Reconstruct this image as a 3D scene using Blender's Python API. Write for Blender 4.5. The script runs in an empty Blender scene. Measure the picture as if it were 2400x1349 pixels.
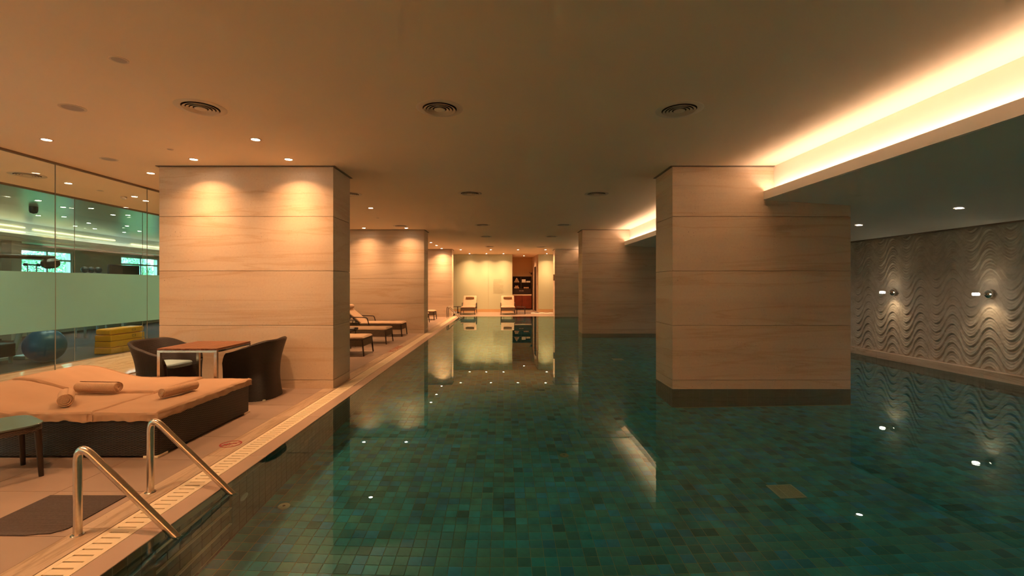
import bpy, bmesh, math, random
from mathutils import Vector, Matrix, Euler, noise
random.seed(7)
PI = math.pi
sc = bpy.context.scene
COL = sc.collection
HC = 1.394            # eye height above the deck
F = 1090.0            # focal length in pixels of the 2400 frame
# ---------------------------------------------------------------- camera
cd = bpy.data.cameras.new('camera'); cam = bpy.data.objects.new('camera', cd); COL.objects.link(cam)
cam.location = (0, 0, HC); cam.rotation_euler = (PI/2, 0, 0)
cd.sensor_width = 36; cd.lens = 36*F/2400
cd.shift_x = 20/2400; cd.shift_y = -6.5/2400
cd.clip_start = 0.05; cd.clip_end = 200
sc.camera = cam
# ---------------------------------------------------------------- world, exposure
w = bpy.data.worlds.new('world'); sc.world = w; w.use_nodes = True
bg = w.node_tree.nodes['Background']; bg.inputs[0].default_value = (.80, .93, 1, 1); bg.inputs[1].default_value = 4.0
vs = sc.view_settings
vs.view_transform = 'Standard'; vs.look = 'None'; vs.gamma = 1; vs.exposure = 1.27; vs.use_curve_mapping = False
sc.cycles.use_denoising = True; sc.cycles.use_adaptive_sampling = True; sc.cycles.adaptive_threshold = .10; sc.cycles.adaptive_min_samples = 16
sc.cycles.max_bounces = 10; sc.cycles.diffuse_bounces = 6; sc.cycles.glossy_bounces = 4
sc.cycles.transmission_bounces = 6; sc.cycles.transparent_max_bounces = 10
sc.cycles.sample_clamp_indirect = 6; sc.cycles.caustics_reflective = True; sc.cycles.caustics_refractive = True
sc.cycles.blur_glossy = 0.5
WARM = (1, .515, .235)
WARMC = (1, .72, .53)
SPOT_W = 40.0; WIDE_W = 4.6; COVE_W = 2.2; GYM_W = 40.0; BACK_W = 9.5

# long strip lights lying in the cove trough on the right, between the pillars
PIL_Y = [6.276, 13.476, 20.676]; PIL_D = .68
COVE_SEG = [(-2.95, 6.27), (6.96, 13.47), (14.16, 20.67), (21.36, 24.1)]
for a, b in COVE_SEG:
    ld = bpy.data.lights.new('cove_strip', 'AREA'); ld.shape = 'RECTANGLE'; ld.size = .05; ld.size_y = b-a-.06
    ld.energy = COVE_W*(b-a); ld.color = WARMC
    lo = bpy.data.objects.new('cove_strip', ld); COL.objects.link(lo)
    lo.location = (3.60, (a+b)/2, 2.60); lo.rotation_euler = (0, PI+math.radians(-28), 0)

# unseen strips added on the end wall behind the camera, lifting ceiling and pillars
for a, b in ((-7.0, -3.5), (-3.5, 0), (0, 3.5)):
    ld = bpy.data.lights.new('added_end_strip', 'AREA'); ld.shape = 'RECTANGLE'; ld.size = b-a; ld.size_y = .06
    ld.energy = BACK_W*(b-a); ld.color = (1, .50, .23)
    lo = bpy.data.objects.new('added_end_strip', ld); COL.objects.link(lo)
    lo.location = ((a+b)/2, -2.86, 2.66); lo.rotation_euler = (PI, 0, 0)
# ---------------------------------------------------------------- materials
MATS = {}
def mat(name):
    m = bpy.data.materials.new(name); m.use_nodes = True; MATS[name] = m
    nt = m.node_tree
    return m, nt, nt.nodes['Principled BSDF']
def N(nt, t, **k):
    n = nt.nodes.new(t)
    for a, v in k.items():
        if a.startswith('i_'):
            key = a[2:]; key = int(key) if key.isdigit() else key.replace('_', ' ')
            n.inputs[key].default_value = v
        else: setattr(n, a, v)
    return n
def L(nt, a, b): nt.links.new(a, b)
def c4(c): return (c[0], c[1], c[2], 1)
def plain(name, col, rough=.6, metal=0, spec=.5, nscale=0, namt=.15, bump=0, emit=None, es=0):
    m, nt, b = mat(name)
    b.inputs['Base Color'].default_value = c4(col); b.inputs['Roughness'].default_value = rough
    b.inputs['Metallic'].default_value = metal; b.inputs['Specular IOR Level'].default_value = spec
    if nscale:
        tc = N(nt, 'ShaderNodeTexCoord'); no = N(nt, 'ShaderNodeTexNoise', i_Scale=nscale, i_Detail=5.0)
        L(nt, tc.outputs['Object'], no.inputs['Vector'])
        r = N(nt, 'ShaderNodeValToRGB')
        r.color_ramp.elements[0].position = .3; r.color_ramp.elements[1].position = .7
        r.color_ramp.elements[0].color = c4([x*(1-namt) for x in col]); r.color_ramp.elements[1].color = c4([min(1, x*(1+namt)) for x in col])
        L(nt, no.outputs['Fac'], r.inputs['Fac']); L(nt, r.outputs['Color'], b.inputs['Base Color'])
        if bump:
            bp = N(nt, 'ShaderNodeBump', i_Strength=bump, i_Distance=.004)
            L(nt, no.outputs['Fac'], bp.inputs['Height']); L(nt, bp.outputs['Normal'], b.inputs['Normal'])
    if emit:
        b.inputs['Emission Color'].default_value = c4(emit); b.inputs['Emission Strength'].default_value = es
    return m
def stone(name, base, dark, light, rough=.45, vz=7.0, vx=.5, pits=True, axis='z', veinamt=1.0, dist=.9):
    """limestone: faint veins stretched along the bedding, fine grain, small pits; each slab gets its own cut"""
    m, nt, b = mat(name)
    tc = N(nt, 'ShaderNodeTexCoord'); oi = N(nt, 'ShaderNodeObjectInfo')
    mul = N(nt, 'ShaderNodeVectorMath', operation='MULTIPLY_ADD')
    sclv = (vx, vx, vz) if axis == 'z' else ((vz, vx, vx) if axis == 'x' else (vx, vz, vx))
    mul.inputs[1].default_value = sclv
    L(nt, tc.outputs['Object'], mul.inputs[0])
    rs = N(nt, 'ShaderNodeMath', operation='MULTIPLY', i_1=37.0); L(nt, oi.outputs['Random'], rs.inputs[0]); L(nt, rs.outputs[0], mul.inputs[2])
    n1 = N(nt, 'ShaderNodeTexNoise', i_Scale=1.0, i_Detail=7.0, i_Roughness=.62, i_Distortion=dist); L(nt, mul.outputs[0], n1.inputs['Vector'])
    r1 = N(nt, 'ShaderNodeValToRGB'); e = r1.color_ramp.elements
    e[0].position = .35; e[0].color = c4(dark); e[1].position = .72; e[1].color = c4(light)
    x = r1.color_ramp.elements.new(.46); x.color = c4(base)
    L(nt, n1.outputs['Fac'], r1.inputs['Fac'])
    n2 = N(nt, 'ShaderNodeTexNoise', i_Scale=34.0, i_Detail=6.0, i_Roughness=.7); L(nt, tc.outputs['Object'], n2.inputs['Vector'])
    mx = N(nt, 'ShaderNodeMix', data_type='RGBA', blend_type='OVERLAY'); mx.inputs['Factor'].default_value = .16
    L(nt, r1.outputs['Color'], mx.inputs['A']); L(nt, n2.outputs['Fac'], mx.inputs['B'])
    out = mx.outputs['Result']
    # thin dark vein lines
    n3 = N(nt, 'ShaderNodeTexNoise', i_Scale=.8, i_Detail=8.0, i_Roughness=.55, i_Distortion=.6)
    ml2 = N(nt, 'ShaderNodeVectorMath', operation='ADD'); ml2.inputs[1].default_value = (5.3, 2.1, 9.7)
    L(nt, mul.outputs[0], ml2.inputs[0]); L(nt, ml2.outputs[0], n3.inputs['Vector'])
    r3 = N(nt, 'ShaderNodeValToRGB'); e = r3.color_ramp.elements
    e[0].position = .475; e[0].color = (1, 1, 1, 1); e[1].position = .53; e[1].color = (1, 1, 1, 1)
    g = .74/veinamt if veinamt > 1 else 1-.26*veinamt
    x = r3.color_ramp.elements.new(.5); x.color = (g, g*.92, g*.82, 1)
    L(nt, n3.outputs['Fac'], r3.inputs['Fac'])
    m3 = N(nt, 'ShaderNodeMix', data_type='RGBA', blend_type='MULTIPLY'); m3.inputs['Factor'].default_value = 1
    L(nt, out, m3.inputs['A']); L(nt, r3.outputs['Color'], m3.inputs['B']); out = m3.outputs['Result']
    if pits:
        v = N(nt, 'ShaderNodeTexVoronoi', i_Scale=38.0); v.inputs['Randomness'].default_value = 1
        L(nt, tc.outputs['Object'], v.inputs['Vector'])
        nn = N(nt, 'ShaderNodeTexNoise', i_Scale=6.0); L(nt, tc.outputs['Object'], nn.inputs['Vector'])
        th = N(nt, 'ShaderNodeMapRange', i_1=.40, i_2=.72, i_3=.02, i_4=.17); L(nt, nn.outputs['Fac'], th.inputs[0])
        cmpn = N(nt, 'ShaderNodeMath', operation='LESS_THAN'); L(nt, v.outputs['Distance'], cmpn.inputs[0]); L(nt, th.outputs[0], cmpn.inputs[1])
        mp = N(nt, 'ShaderNodeMix', data_type='RGBA'); L(nt, cmpn.outputs[0], mp.inputs['Factor'])
        L(nt, out, mp.inputs['A']); mp.inputs['B'].default_value = c4([x*.55 for x in dark]); out = mp.outputs['Result']
    L(nt, out, b.inputs['Base Color'])
    b.inputs['Roughness'].default_value = rough
    bp = N(nt, 'ShaderNodeBump', i_Strength=.12, i_Distance=.003); L(nt, n2.outputs['Fac'], bp.inputs['Height']); L(nt, bp.outputs['Normal'], b.inputs['Normal'])
    return m
M_core = plain('pillar_joint', (.34, .24, .15), .8)
M_ceil = plain('ceiling_paint', (.90, .71, .51), .85, nscale=.5, namt=.03)
M_soffit = plain('soffit_paint', (.84, .80, .72), .8, nscale=.6, namt=.04)
M_cove = plain('cove_paint', (.86, .80, .72), .8)
M_pillar = stone('pillar_limestone', (.65, .51, .37), (.57, .43, .305), (.69, .56, .42), vz=3.6, vx=.30, veinamt=.35, dist=.35)
M_wstone = stone('band_travertine', (.60, .48, .36), (.48, .36, .26), (.70, .58, .46), axis='z')
M_strip = stone('kerb_travertine', (.48, .36, .25), (.36, .25, .16), (.56, .44, .32), rough=.3, vz=9, vx=.7, axis='x')
M_corr = stone('corridor_travertine', (.66, .52, .37), (.56, .42, .28), (.74, .61, .46), rough=.09, vz=6, vx=.5, axis='x', pits=False)
M_deck = plain('deck_tile', (.32, .232, .178), .38, nscale=2.2, namt=.07, bump=.05)
M_mortar = plain('deck_joint', (.22, .15, .10), .9)
M_coping = plain('coping_stone', (.43, .31, .24), .3, nscale=5, namt=.04)
M_grille = plain('grille_plastic', (.76, .65, .46), .45)
M_dark = plain('dark_void', (.03, .022, .016), .9)
M_gap = plain('shadow_gap_metal', (.20, .15, .10), .6)
M_steel = plain('brushed_steel', (.62, .56, .50), .24, metal=1, nscale=60, namt=.08)
M_chrome = plain('chrome', (.82, .80, .78), .08, metal=1)
M_vent = plain('diffuser_enamel', (.72, .58, .44), .5)
M_ventdark = plain('diffuser_shade', (.035, .022, .014), .9)  # shade inside the vent put into the colour
M_red = plain('red_paint', (.32, .012, .012), .6)
M_redfade = plain('faded_red_paint', (.42, .10, .05), .7, nscale=20, namt=.3)
M_mat = plain('rubber_mat', (.07, .050, .045), .75, nscale=90, namt=.2, bump=.3)
M_sheet = plain('bed_sheet', (.40, .25, .15), .85, nscale=3, namt=.05)
M_towel = plain('towel_cotton', (.50, .325, .20), .95, nscale=160, namt=.12, bump=.6)
M_white = plain('white_towel', (.84, .78, .70), .95, nscale=120, namt=.08, bump=.4)
M_cush = plain('chair_cushion', (.26, .38, .42), .8, nscale=40, namt=.05)  # blue-grey of the daylight put into the cushion colour
M_wood = None
M_wdark = plain('bronze_metal', (.045, .028, .020), .4, nscale=12, namt=.2)
M_lcush = plain('lounger_cushion', (.50, .35, .23), .9, nscale=5, namt=.06)
M_lpan = plain('lounger_panel', (.11, .075, .045), .6, nscale=30, namt=.2)
M_pill = plain('brown_pillow', (.30, .19, .10), .9)
M_yel = plain('yellow_vinyl', (.98, .31, .008), .4)
M_blue = plain('blue_rubber', (.045, .09, .17), .35)
M_gymfl = plain('gym_floor', (.065, .036, .022), .8, spec=.2, nscale=2, namt=.25)
M_gymwall = plain('gym_wall', (.50, .46, .38), .8)
M_gymceil = plain('gym_ceiling', (.66, .74, .72), .28, spec=.8)
M_gymdark = plain('gym_machine_black', (.03, .035, .035), .45)
M_gymgrey = plain('gym_machine_grey', (.30, .33, .32), .4)
M_frame = plain('window_frame', (.70, .74, .74), .5)
M_frame2 = plain('glass_joint', (.26, .25, .20), .4)
M_leafwall = plain('pale_back_glass', (.60, .64, .44), .12, spec=.5)
M_ink = plain('notice_ink', (.40, .36, .22), .6)
M_cab = plain('cabinet_dark', (.028, .013, .009), .45)
M_cabred = plain('cabinet_mahogany', (.20, .038, .016), .35, nscale=3, namt=.2)
M_counter = plain('counter_top', (.70, .55, .42), .3)
M_ochre = plain('alcove_plaster', (.66, .44, .22), .8)
M_nose = plain('step_nosing', (.62, .50, .38), .5)
M_white_p = plain('white_plastic', (.66, .66, .50), .4)
M_lamp = plain('lamp_glow', (1, .9, .8), .5, emit=(1, .80, .58), es=22)
M_lampw = plain('soffit_lamp_glow', (1, .95, .95), .5, emit=(1, .86, .80), es=14)
M_glowstrip = plain('gym_cove_glow', (1, .8, .4), .5, emit=(1, .66, .28), es=1.6)
M_leaf = plain('tree_leaf', (.42, .60, .40), .6, nscale=2, namt=.4)
M_grass = plain('outside_grass', (.12, .26, .06), .9, nscale=3, namt=.3)
M_bark = plain('tree_bark', (.12, .09, .06), .9, nscale=12, namt=.3)
M_speaker = plain('speaker_grille', (.50, .40, .34), .6)
M_inlet = plain('inlet_plastic', (.85, .85, .70), .5)
M_tank = plain('side_table_glass', (.10, .13, .12), .12, spec=.6)
M_walllamp = plain('wall_lamp_glow', (1, .9, .8), .5, emit=(1, .80, .60), es=9)

def m_wood():
    m, nt, b = mat('slat_wood')
    tc = N(nt, 'ShaderNodeTexCoord'); oi = N(nt, 'ShaderNodeObjectInfo')
    mul = N(nt, 'ShaderNodeVectorMath', operation='MULTIPLY'); mul.inputs[1].default_value = (3, 60, 60)
    L(nt, tc.outputs['Object'], mul.inputs[0])
    n = N(nt, 'ShaderNodeTexNoise', i_Scale=1.0, i_Detail=4.0); L(nt, mul.outputs[0], n.inputs['Vector'])
    r = N(nt, 'ShaderNodeValToRGB'); r.color_ramp.elements[0].color = (.13, .045, .018, 1); r.color_ramp.elements[1].color = (.27, .10, .042, 1)
    L(nt, n.outputs['Fac'], r.inputs['Fac'])
    hs = N(nt, 'ShaderNodeHueSaturation'); mr = N(nt, 'ShaderNodeMapRange', i_3=.75, i_4=1.15); L(nt, oi.outputs['Random'], mr.inputs[0])
    L(nt, mr.outputs[0], hs.inputs['Value']); L(nt, r.outputs['Color'], hs.inputs['Color']); L(nt, hs.outputs['Color'], b.inputs['Base Color'])
    b.inputs['Roughness'].default_value = .4
    return m
M_wood = m_wood()
def m_wicker(name, cd_, cl_, pu=.022, pv=.008):
    """woven strands from the mesh's own surface coordinates in metres"""
    m, nt, b = mat(name)
    uv = N(nt, 'ShaderNodeUVMap'); sp = N(nt, 'ShaderNodeSeparateXYZ'); L(nt, uv.outputs[0], sp.inputs[0])
    def M(op, a, bb=None):
        n = N(nt, 'ShaderNodeMath', operation=op)
        for i, q in enumerate((a, bb)):
            if q is None: continue
            if isinstance(q, (int, float)): n.inputs[i].default_value = q
            else: L(nt, q, n.inputs[i])
        return n.outputs[0]
    v = M('DIVIDE', sp.outputs['Y'], pv); u = M('DIVIDE', sp.outputs['X'], pu)
    row = M('FLOOR', v)
    fv = M('FRACT', v); strand = M('SINE', M('MULTIPLY', fv, PI))
    wav = M('SINE', M('ADD', M('MULTIPLY', u, PI), M('MULTIPLY', row, PI)))
    h = M('MULTIPLY', strand, M('ADD', M('MULTIPLY', wav, .5), .55))
    r = N(nt, 'ShaderNodeValToRGB'); r.color_ramp.elements[0].position = .15; r.color_ramp.elements[0].color = c4(cd_)
    r.color_ramp.elements[1].position = .95; r.color_ramp.elements[1].color = c4(cl_)
    L(nt, h, r.inputs['Fac'])
    no = N(nt, 'ShaderNodeTexNoise', i_Scale=30.0); L(nt, uv.outputs[0], no.inputs['Vector'])
    mx = N(nt, 'ShaderNodeMix', data_type='RGBA', blend_type='OVERLAY'); mx.inputs['Factor'].default_value = .4
    L(nt, r.outputs['Color'], mx.inputs['A']); L(nt, no.outputs['Fac'], mx.inputs['B']); L(nt, mx.outputs['Result'], b.inputs['Base Color'])
    bp = N(nt, 'ShaderNodeBump', i_Strength=.9, i_Distance=.005); L(nt, h, bp.inputs['Height']); L(nt, bp.outputs['Normal'], b.inputs['Normal'])
    b.inputs['Roughness'].default_value = .38
    return m
M_wick = m_wicker('wicker_brown', (.004, .0018, .0012), (.040, .016, .009))
M_wickb = m_wicker('wicker_bed', (.005, .0022, .0014), (.038, .016, .008), .024, .009)
M_wickt = m_wicker('wicker_table', (.03, .016, .009), (.16, .09, .05), .016, .006)

def m_tiles():
    m, nt, b = mat('glazed_tile')
    at = N(nt, 'ShaderNodeAttribute', attribute_name='tint'); tc = N(nt, 'ShaderNodeTexCoord')
    no = N(nt, 'ShaderNodeTexNoise', i_Scale=9.0, i_Detail=4.0); L(nt, tc.outputs['Object'], no.inputs['Vector'])
    mr = N(nt, 'ShaderNodeMapRange', i_1=.3, i_2=.7, i_3=.72, i_4=1.28); L(nt, no.outputs['Fac'], mr.inputs[0])
    v = N(nt, 'ShaderNodeVectorMath', operation='SCALE'); L(nt, at.outputs['Color'], v.inputs[0]); L(nt, mr.outputs[0], v.inputs['Scale'])
    L(nt, v.outputs[0], b.inputs['Base Color']); b.inputs['Roughness'].default_value = .3
    return m
M_tile = m_tiles()
M_grout = plain('pool_grout', (.34, .36, .22), .9)
M_groutw = plain('wall_grout', (.15, .11, .08), .9)

def m_water():
    m, nt, b = mat('still_water'); nt.nodes.remove(b)
    out = nt.nodes['Material Output']
    g = N(nt, 'ShaderNodeBsdfGlass', i_IOR=1.333, i_Roughness=0.0); g.inputs['Color'].default_value = (.78, .97, .96, 1)
    tc = N(nt, 'ShaderNodeTexCoord'); no = N(nt, 'ShaderNodeTexNoise', i_Scale=1.3, i_Detail=2.0); L(nt, tc.outputs['Object'], no.inputs['Vector'])
    bp = N(nt, 'ShaderNodeBump', i_Strength=.02, i_Distance=.01); L(nt, no.outputs['Fac'], bp.inputs['Height']); L(nt, bp.outputs['Normal'], g.inputs['Normal'])
    L(nt, g.outputs[0], out.inputs['Surface'])
    return m
M_water = m_water()
def m_glass(name, tint, refl=1.0, frost=None):
    """thin sheet glass: tinted see-through plus Fresnel reflection; frost = (z0, z1) of the etched band in object height"""
    m, nt, b = mat(name); nt.nodes.remove(b); out = nt.nodes['Material Output']
    tr = N(nt, 'ShaderNodeBsdfTransparent'); tr.inputs[0].default_value = c4(tint)
    gl = N(nt, 'ShaderNodeBsdfGlossy', i_Roughness=0.0); fr = N(nt, 'ShaderNodeFresnel')
    ge = N(nt, 'ShaderNodeNewGeometry'); ior = N(nt, 'ShaderNodeMapRange', i_3=1.35, i_4=1/1.35)   # the same reflection seen from either side
    L(nt, ge.outputs['Backfacing'], ior.inputs[0]); L(nt, ior.outputs[0], fr.inputs['IOR'])
    mx = N(nt, 'ShaderNodeMixShader'); L(nt, fr.outputs[0], mx.inputs[0]); L(nt, tr.outputs[0], mx.inputs[1]); L(nt, gl.outputs[0], mx.inputs[2])
    L(nt, mx.outputs[0], out.inputs['Surface'])
    return m
M_glass = m_glass('clear_glass', (.965, .99, .98))
M_teal = m_glass('teal_glass', (.74, .925, .915))
M_wglass = m_glass('window_glass', (.85, 1, 1))
def m_frost():
    m, nt, b = mat('etched_film'); nt.nodes.remove(b); out = nt.nodes['Material Output']
    tr = N(nt, 'ShaderNodeBsdfTranslucent'); tr.inputs[0].default_value = (.52, .86, .85, 1)
    df = N(nt, 'ShaderNodeBsdfDiffuse'); df.inputs[0].default_value = (.36, .42, .35, 1)
    mx = N(nt, 'ShaderNodeMixShader', i_0=.25); L(nt, tr.outputs[0], mx.inputs[1]); L(nt, df.outputs[0], mx.inputs[2])
    L(nt, mx.outputs[0], out.inputs['Surface']); return m
M_frost = m_frost()
def m_relief():
    m, nt, b = mat('carved_plaster')
    tc = N(nt, 'ShaderNodeTexCoord'); no = N(nt, 'ShaderNodeTexNoise', i_Scale=7.0, i_Detail=6.0, i_Roughness=.65); L(nt, tc.outputs['Object'], no.inputs['Vector'])
    r = N(nt, 'ShaderNodeValToRGB'); r.color_ramp.elements[0].position = .3; r.color_ramp.elements[0].color = (.44, .38, .29, 1)
    r.color_ramp.elements[1].position = .7; r.color_ramp.elements[1].color = (.58, .52, .43, 1)
    L(nt, no.outputs['Fac'], r.inputs['Fac']); L(nt, r.outputs['Color'], b.inputs['Base Color']); b.inputs['Roughness'].default_value = .75
    bp = N(nt, 'ShaderNodeBump', i_Strength=.25, i_Distance=.006); L(nt, no.outputs['Fac'], bp.inputs['Height']); L(nt, bp.outputs['Normal'], b.inputs['Normal'])
    return m
M_relief = m_relief()

# ---------------------------------------------------------------- builders
def xf(p, M): return tuple(M @ Vector(p)) if M else tuple(p)
class MB:
    def __init__(s): s.v = []; s.f = []; s.uv = {}; s.tint = None
    def add(s, vs, fs, M=None, uvs=None):
        o = len(s.v); s.v += [xf(p, M) for p in vs]; 
        for k, f in enumerate(fs):
            s.f.append([i+o for i in f])
            if uvs: s.uv[len(s.f)-1] = uvs[k]
        return s
    def box(s, x0, x1, y0, y1, z0, z1, M=None):
        vs = [(x, y, z) for z in (z0, z1) for y in (y0, y1) for x in (x0, x1)]
        return s.add(vs, [(0, 2, 3, 1), (4, 5, 7, 6), (0, 1, 5, 4), (2, 6, 7, 3), (0, 4, 6, 2), (1, 3, 7, 5)], M)
    def prism(s, poly, z0, z1, M=None):
        n = len(poly); vs = [(x, y, z0) for x, y in poly] + [(x, y, z1) for x, y in poly]
        fs = [list(range(n))[::-1], list(range(n, 2*n))] + [(i, (i+1) % n, n+(i+1) % n, n+i) for i in range(n)]
        return s.add(vs, fs, M)
    def lathe(s, prof, n=32, M=None, caps=True):
        vs = []; fs = []
        for r, z in prof:
            for k in range(n):
                a = 2*PI*k/n; vs.append((r*math.cos(a), r*math.sin(a), z))
        for i in range(len(prof)-1):
            for k in range(n):
                fs.append((i*n+k, i*n+(k+1) % n, (i+1)*n+(k+1) % n, (i+1)*n+k))
        if caps:
            fs.append(list(range(n))[::-1]); fs.append([(len(prof)-1)*n+k for k in range(n)])
        return s.add(vs, fs, M)
    def tube(s, pts, r, n=12, M=None, r2=None):
        pts = [Vector(p) for p in pts]; vs = []; fs = []; m = len(pts)
        t0 = (pts[1]-pts[0]).normalized(); up = Vector((0, 0, 1)) if abs(t0.z) < .9 else Vector((0, 1, 0))
        nrm = (up - t0*up.dot(t0)).normalized()
        for i, p in enumerate(pts):
            t = (pts[min(i+1, m-1)]-pts[max(i-1, 0)]).normalized()
            nrm = (nrm - t*nrm.dot(t)).normalized(); bi = t.cross(nrm)
            rr = r if r2 is None else r+(r2-r)*i/(m-1)
            for k in range(n):
                a = 2*PI*k/n; vs.append(tuple(p+(nrm*math.cos(a)+bi*math.sin(a))*rr))
        for i in range(m-1):
            for k in range(n): fs.append((i*n+k, i*n+(k+1) % n, (i+1)*n+(k+1) % n, (i+1)*n+k))
        fs.append(list(range(n))[::-1]); fs.append([(m-1)*n+k for k in range(n)])
        return s.add(vs, fs, M)
    def grid(s, fn, nu, nv, lu=1, lv=1, cu=False, M=None):
        nU = nu if cu else nu+1
        vs = [fn(i/nu, j/nv) for j in range(nv+1) for i in range(nU)]
        fs = []; uvs = []
        for j in range(nv):
            for i in range(nu):
                i2 = (i+1) % nU
                fs.append((j*nU+i, j*nU+i2, (j+1)*nU+i2, (j+1)*nU+i))
                u0, u1, v0, v1 = i/nu*lu, (i+1)/nu*lu, j/nv*lv, (j+1)/nv*lv
                uvs.append(((u0, v0), (u1, v0), (u1, v1), (u0, v1)))
        return s.add(vs, fs, M, uvs)
    def mesh(s, name, m, smooth=False, recalc=True):
        me = bpy.data.meshes.new(name); me.from_pydata(s.v, [], s.f)
        if s.uv:
            ul = me.uv_layers.new(name='UVMap')
            for pi, u in s.uv.items():
                p = me.polygons[pi]
                for k, li in enumerate(p.loop_indices): ul.data[li].uv = u[k]
        if recalc and len(s.f) < 60000:
            bm = bmesh.new(); bm.from_mesh(me); bmesh.ops.recalc_face_normals(bm, faces=bm.faces); bm.to_mesh(me); bm.free()
        if m: me.materials.append(m)
        if smooth:
            me.polygons.foreach_set('use_smooth', [True]*len(me.polygons))
            try: me.set_sharp_from_angle(angle=math.radians(40))
            except Exception: pass
        me.update(); return me
    def build(s, name, m, parent=None, smooth=False, bevel=0, recalc=True, loc=None):
        o = bpy.data.objects.new(name, s.mesh(name, m, smooth, recalc)); COL.objects.link(o)
        if parent: o.parent = parent
        if loc: o.location = loc
        if bevel:
            b = o.modifiers.new('bevel', 'BEVEL'); b.width = bevel; b.segments = 2; b.limit_method = 'ANGLE'
        return o
def tag(o, label=None, cat=None, group=None, kind=None):
    if label: o['label'] = label
    if cat: o['category'] = cat
    if group: o['group'] = group
    if kind: o['kind'] = kind
    return o
def thing(name, label, cat, loc=(0, 0, 0), rz=0, group=None):
    o = bpy.data.objects.new(name, None); COL.objects.link(o); o.location = loc; o.rotation_euler = (0, 0, rz)
    o.empty_display_size = .1
    return tag(o, label, cat, group)
def struct(name, mb, m, label=None, **k):
    o = mb.build(name, m, **k); tag(o, label, kind='structure'); return o
def sroot(name, label=None, loc=(0, 0, 0)):
    o = bpy.data.objects.new(name, None); COL.objects.link(o); o.location = loc; tag(o, label, kind='structure'); return o
def inst(name, me, parent=None, loc=(0, 0, 0), rot=None, scale=None):
    o = bpy.data.objects.new(name, me); COL.objects.link(o)
    if parent: o.parent = parent
    o.location = loc
    if rot: o.rotation_euler = rot
    if scale: o.scale = scale
    return o
def kids(o): return [c for c in bpy.data.objects if c.parent == o]
def dup(root, loc=None, rz=None, label=None, group=None):
    def cp(o, par):
        c = o.copy(); COL.objects.link(c)
        if par: c.parent = par
        for ch in kids(o): cp(ch, c)
        return c
    r = cp(root, None)
    if loc: r.location = loc
    if rz is not None: r.rotation_euler = (0, 0, rz)
    if label: r['label'] = label
    if group: r['group'] = group
    return r
def path(pts, n=6, r=.05):
    """polyline with rounded corners"""
    pts = [Vector(p) for p in pts]; out = [pts[0]]
    for i in range(1, len(pts)-1):
        a, b, c = pts[i-1], pts[i], pts[i+1]
        d1 = (a-b); d2 = (c-b); rr = min(r, d1.length*.49, d2.length*.49)
        p1 = b+d1.normalized()*rr; p2 = b+d2.normalized()*rr
        for k in range(n+1):
            t = k/n; out.append(p1*(1-t)**2+b*2*t*(1-t)+p2*t*t)
    out.append(pts[-1]); return out

# ================================================================ STRUCTURE
XG1, XG2, XGW = -5.87, -7.83, -13.1      # clear glass wall, teal glass wall, window wall of the gym
YB, YF = -3.0, 24.2
XL, XR = -1.94, 7.24                      # pool sides
YP = 20.9; ZP = -.95
XC = 3.66
# ceilings
cl = struct('ceiling', MB().box(XG2-.03, XC, YB, YF+2.9, 3.0, 3.1), M_ceil, 'flat plastered ceiling over deck and pool')
# dropped soffit with cove trough on the right
def sof_z(x): return 2.545-.0656*(x-3.506)
so = MB(); xr = 7.45
poly = [(3.53, sof_z(3.53)), (xr, sof_z(xr)), (xr, 3.1), (XC, 3.1), (XC, 2.56), (3.53, 2.56)]
M90 = Matrix(((1, 0, 0, 0), (0, 0, 1, 0), (0, 1, 0, 0), (0, 0, 0, 1)))
so.prism([(x, z) for x, z in poly], YB, YF, M=M90)
struct('ceiling_soffit', so, M_soffit, 'lower sloping soffit over the right side of the pool')
cv = MB().box(XC-.012, XC-.002, YB, YF, 2.56, 3.0)
struct('trim_3', cv, M_cove, 'lit upright face behind the cove lip')
for a, b in COVE_SEG:
    lp = MB().prism([(3.506, 2.545), (3.531, 2.545), (3.531, 2.66), (3.506, 2.66)], a, b, M=M90)
    lp.box(3.531, XC-.012, a, b, 2.552, 2.562)
    struct('trim_4', lp, M_cove, 'cove lip along the edge of the soffit')
# deck: mortar slab with single tiles
flo = sroot('floor', 'tiled pool deck')
sl = MB(); sl.box(XG1, -2.43, YB, YF, -.08, -.004); sl.box(-2.43, -2.256, YB, YF, -.08, -.012)
sl.box(-2.43, XR, 21.07, YF, -.08, -.004); sl.box(.4, 1.9, YF, YF+2.9, -.08, -.004)
sl.build('mortar_bed', M_mortar, flo)
tp = .57; ty = .567
tm = MB().box(0, tp-.004, 0, ty-.004, -.02, 0).mesh('deck_tile', M_deck)
pill_boxes = [(-4.646, -2.297, y, y+PIL_D) for y in PIL_Y]
cnt = 0
for j in range(-6, 38):
    y = 2.583+ty*j
    for i in range(6):
        x = -2.43-tp*(i+1)
        if y+ty < .6: continue
        cnt += 1
        inst('tile', tm, flo, (x+.002, y+.002, 0))
    # far end deck
xx = -2.43
fr = MB()
for i in range(17):
    for j in range(6):
        fr.box(xx+tp*i+.002, min(xx+tp*(i+1), XR)-.002, 21.07+.522*j+.002, 21.07+.522*(j+1)-.002, -.02, 0)
fo = fr.build('tile_field', M_deck, flo); fo['kind'] = 'stuff'
nb = MB()
for i in range(6):
    for j in range(6):
        nb.box(-2.43-tp*(i+1)+.002, -2.43-tp*i-.002, YB+.6*j+.002, YB+.6*(j+1)-.002, -.02, 0)
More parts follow.
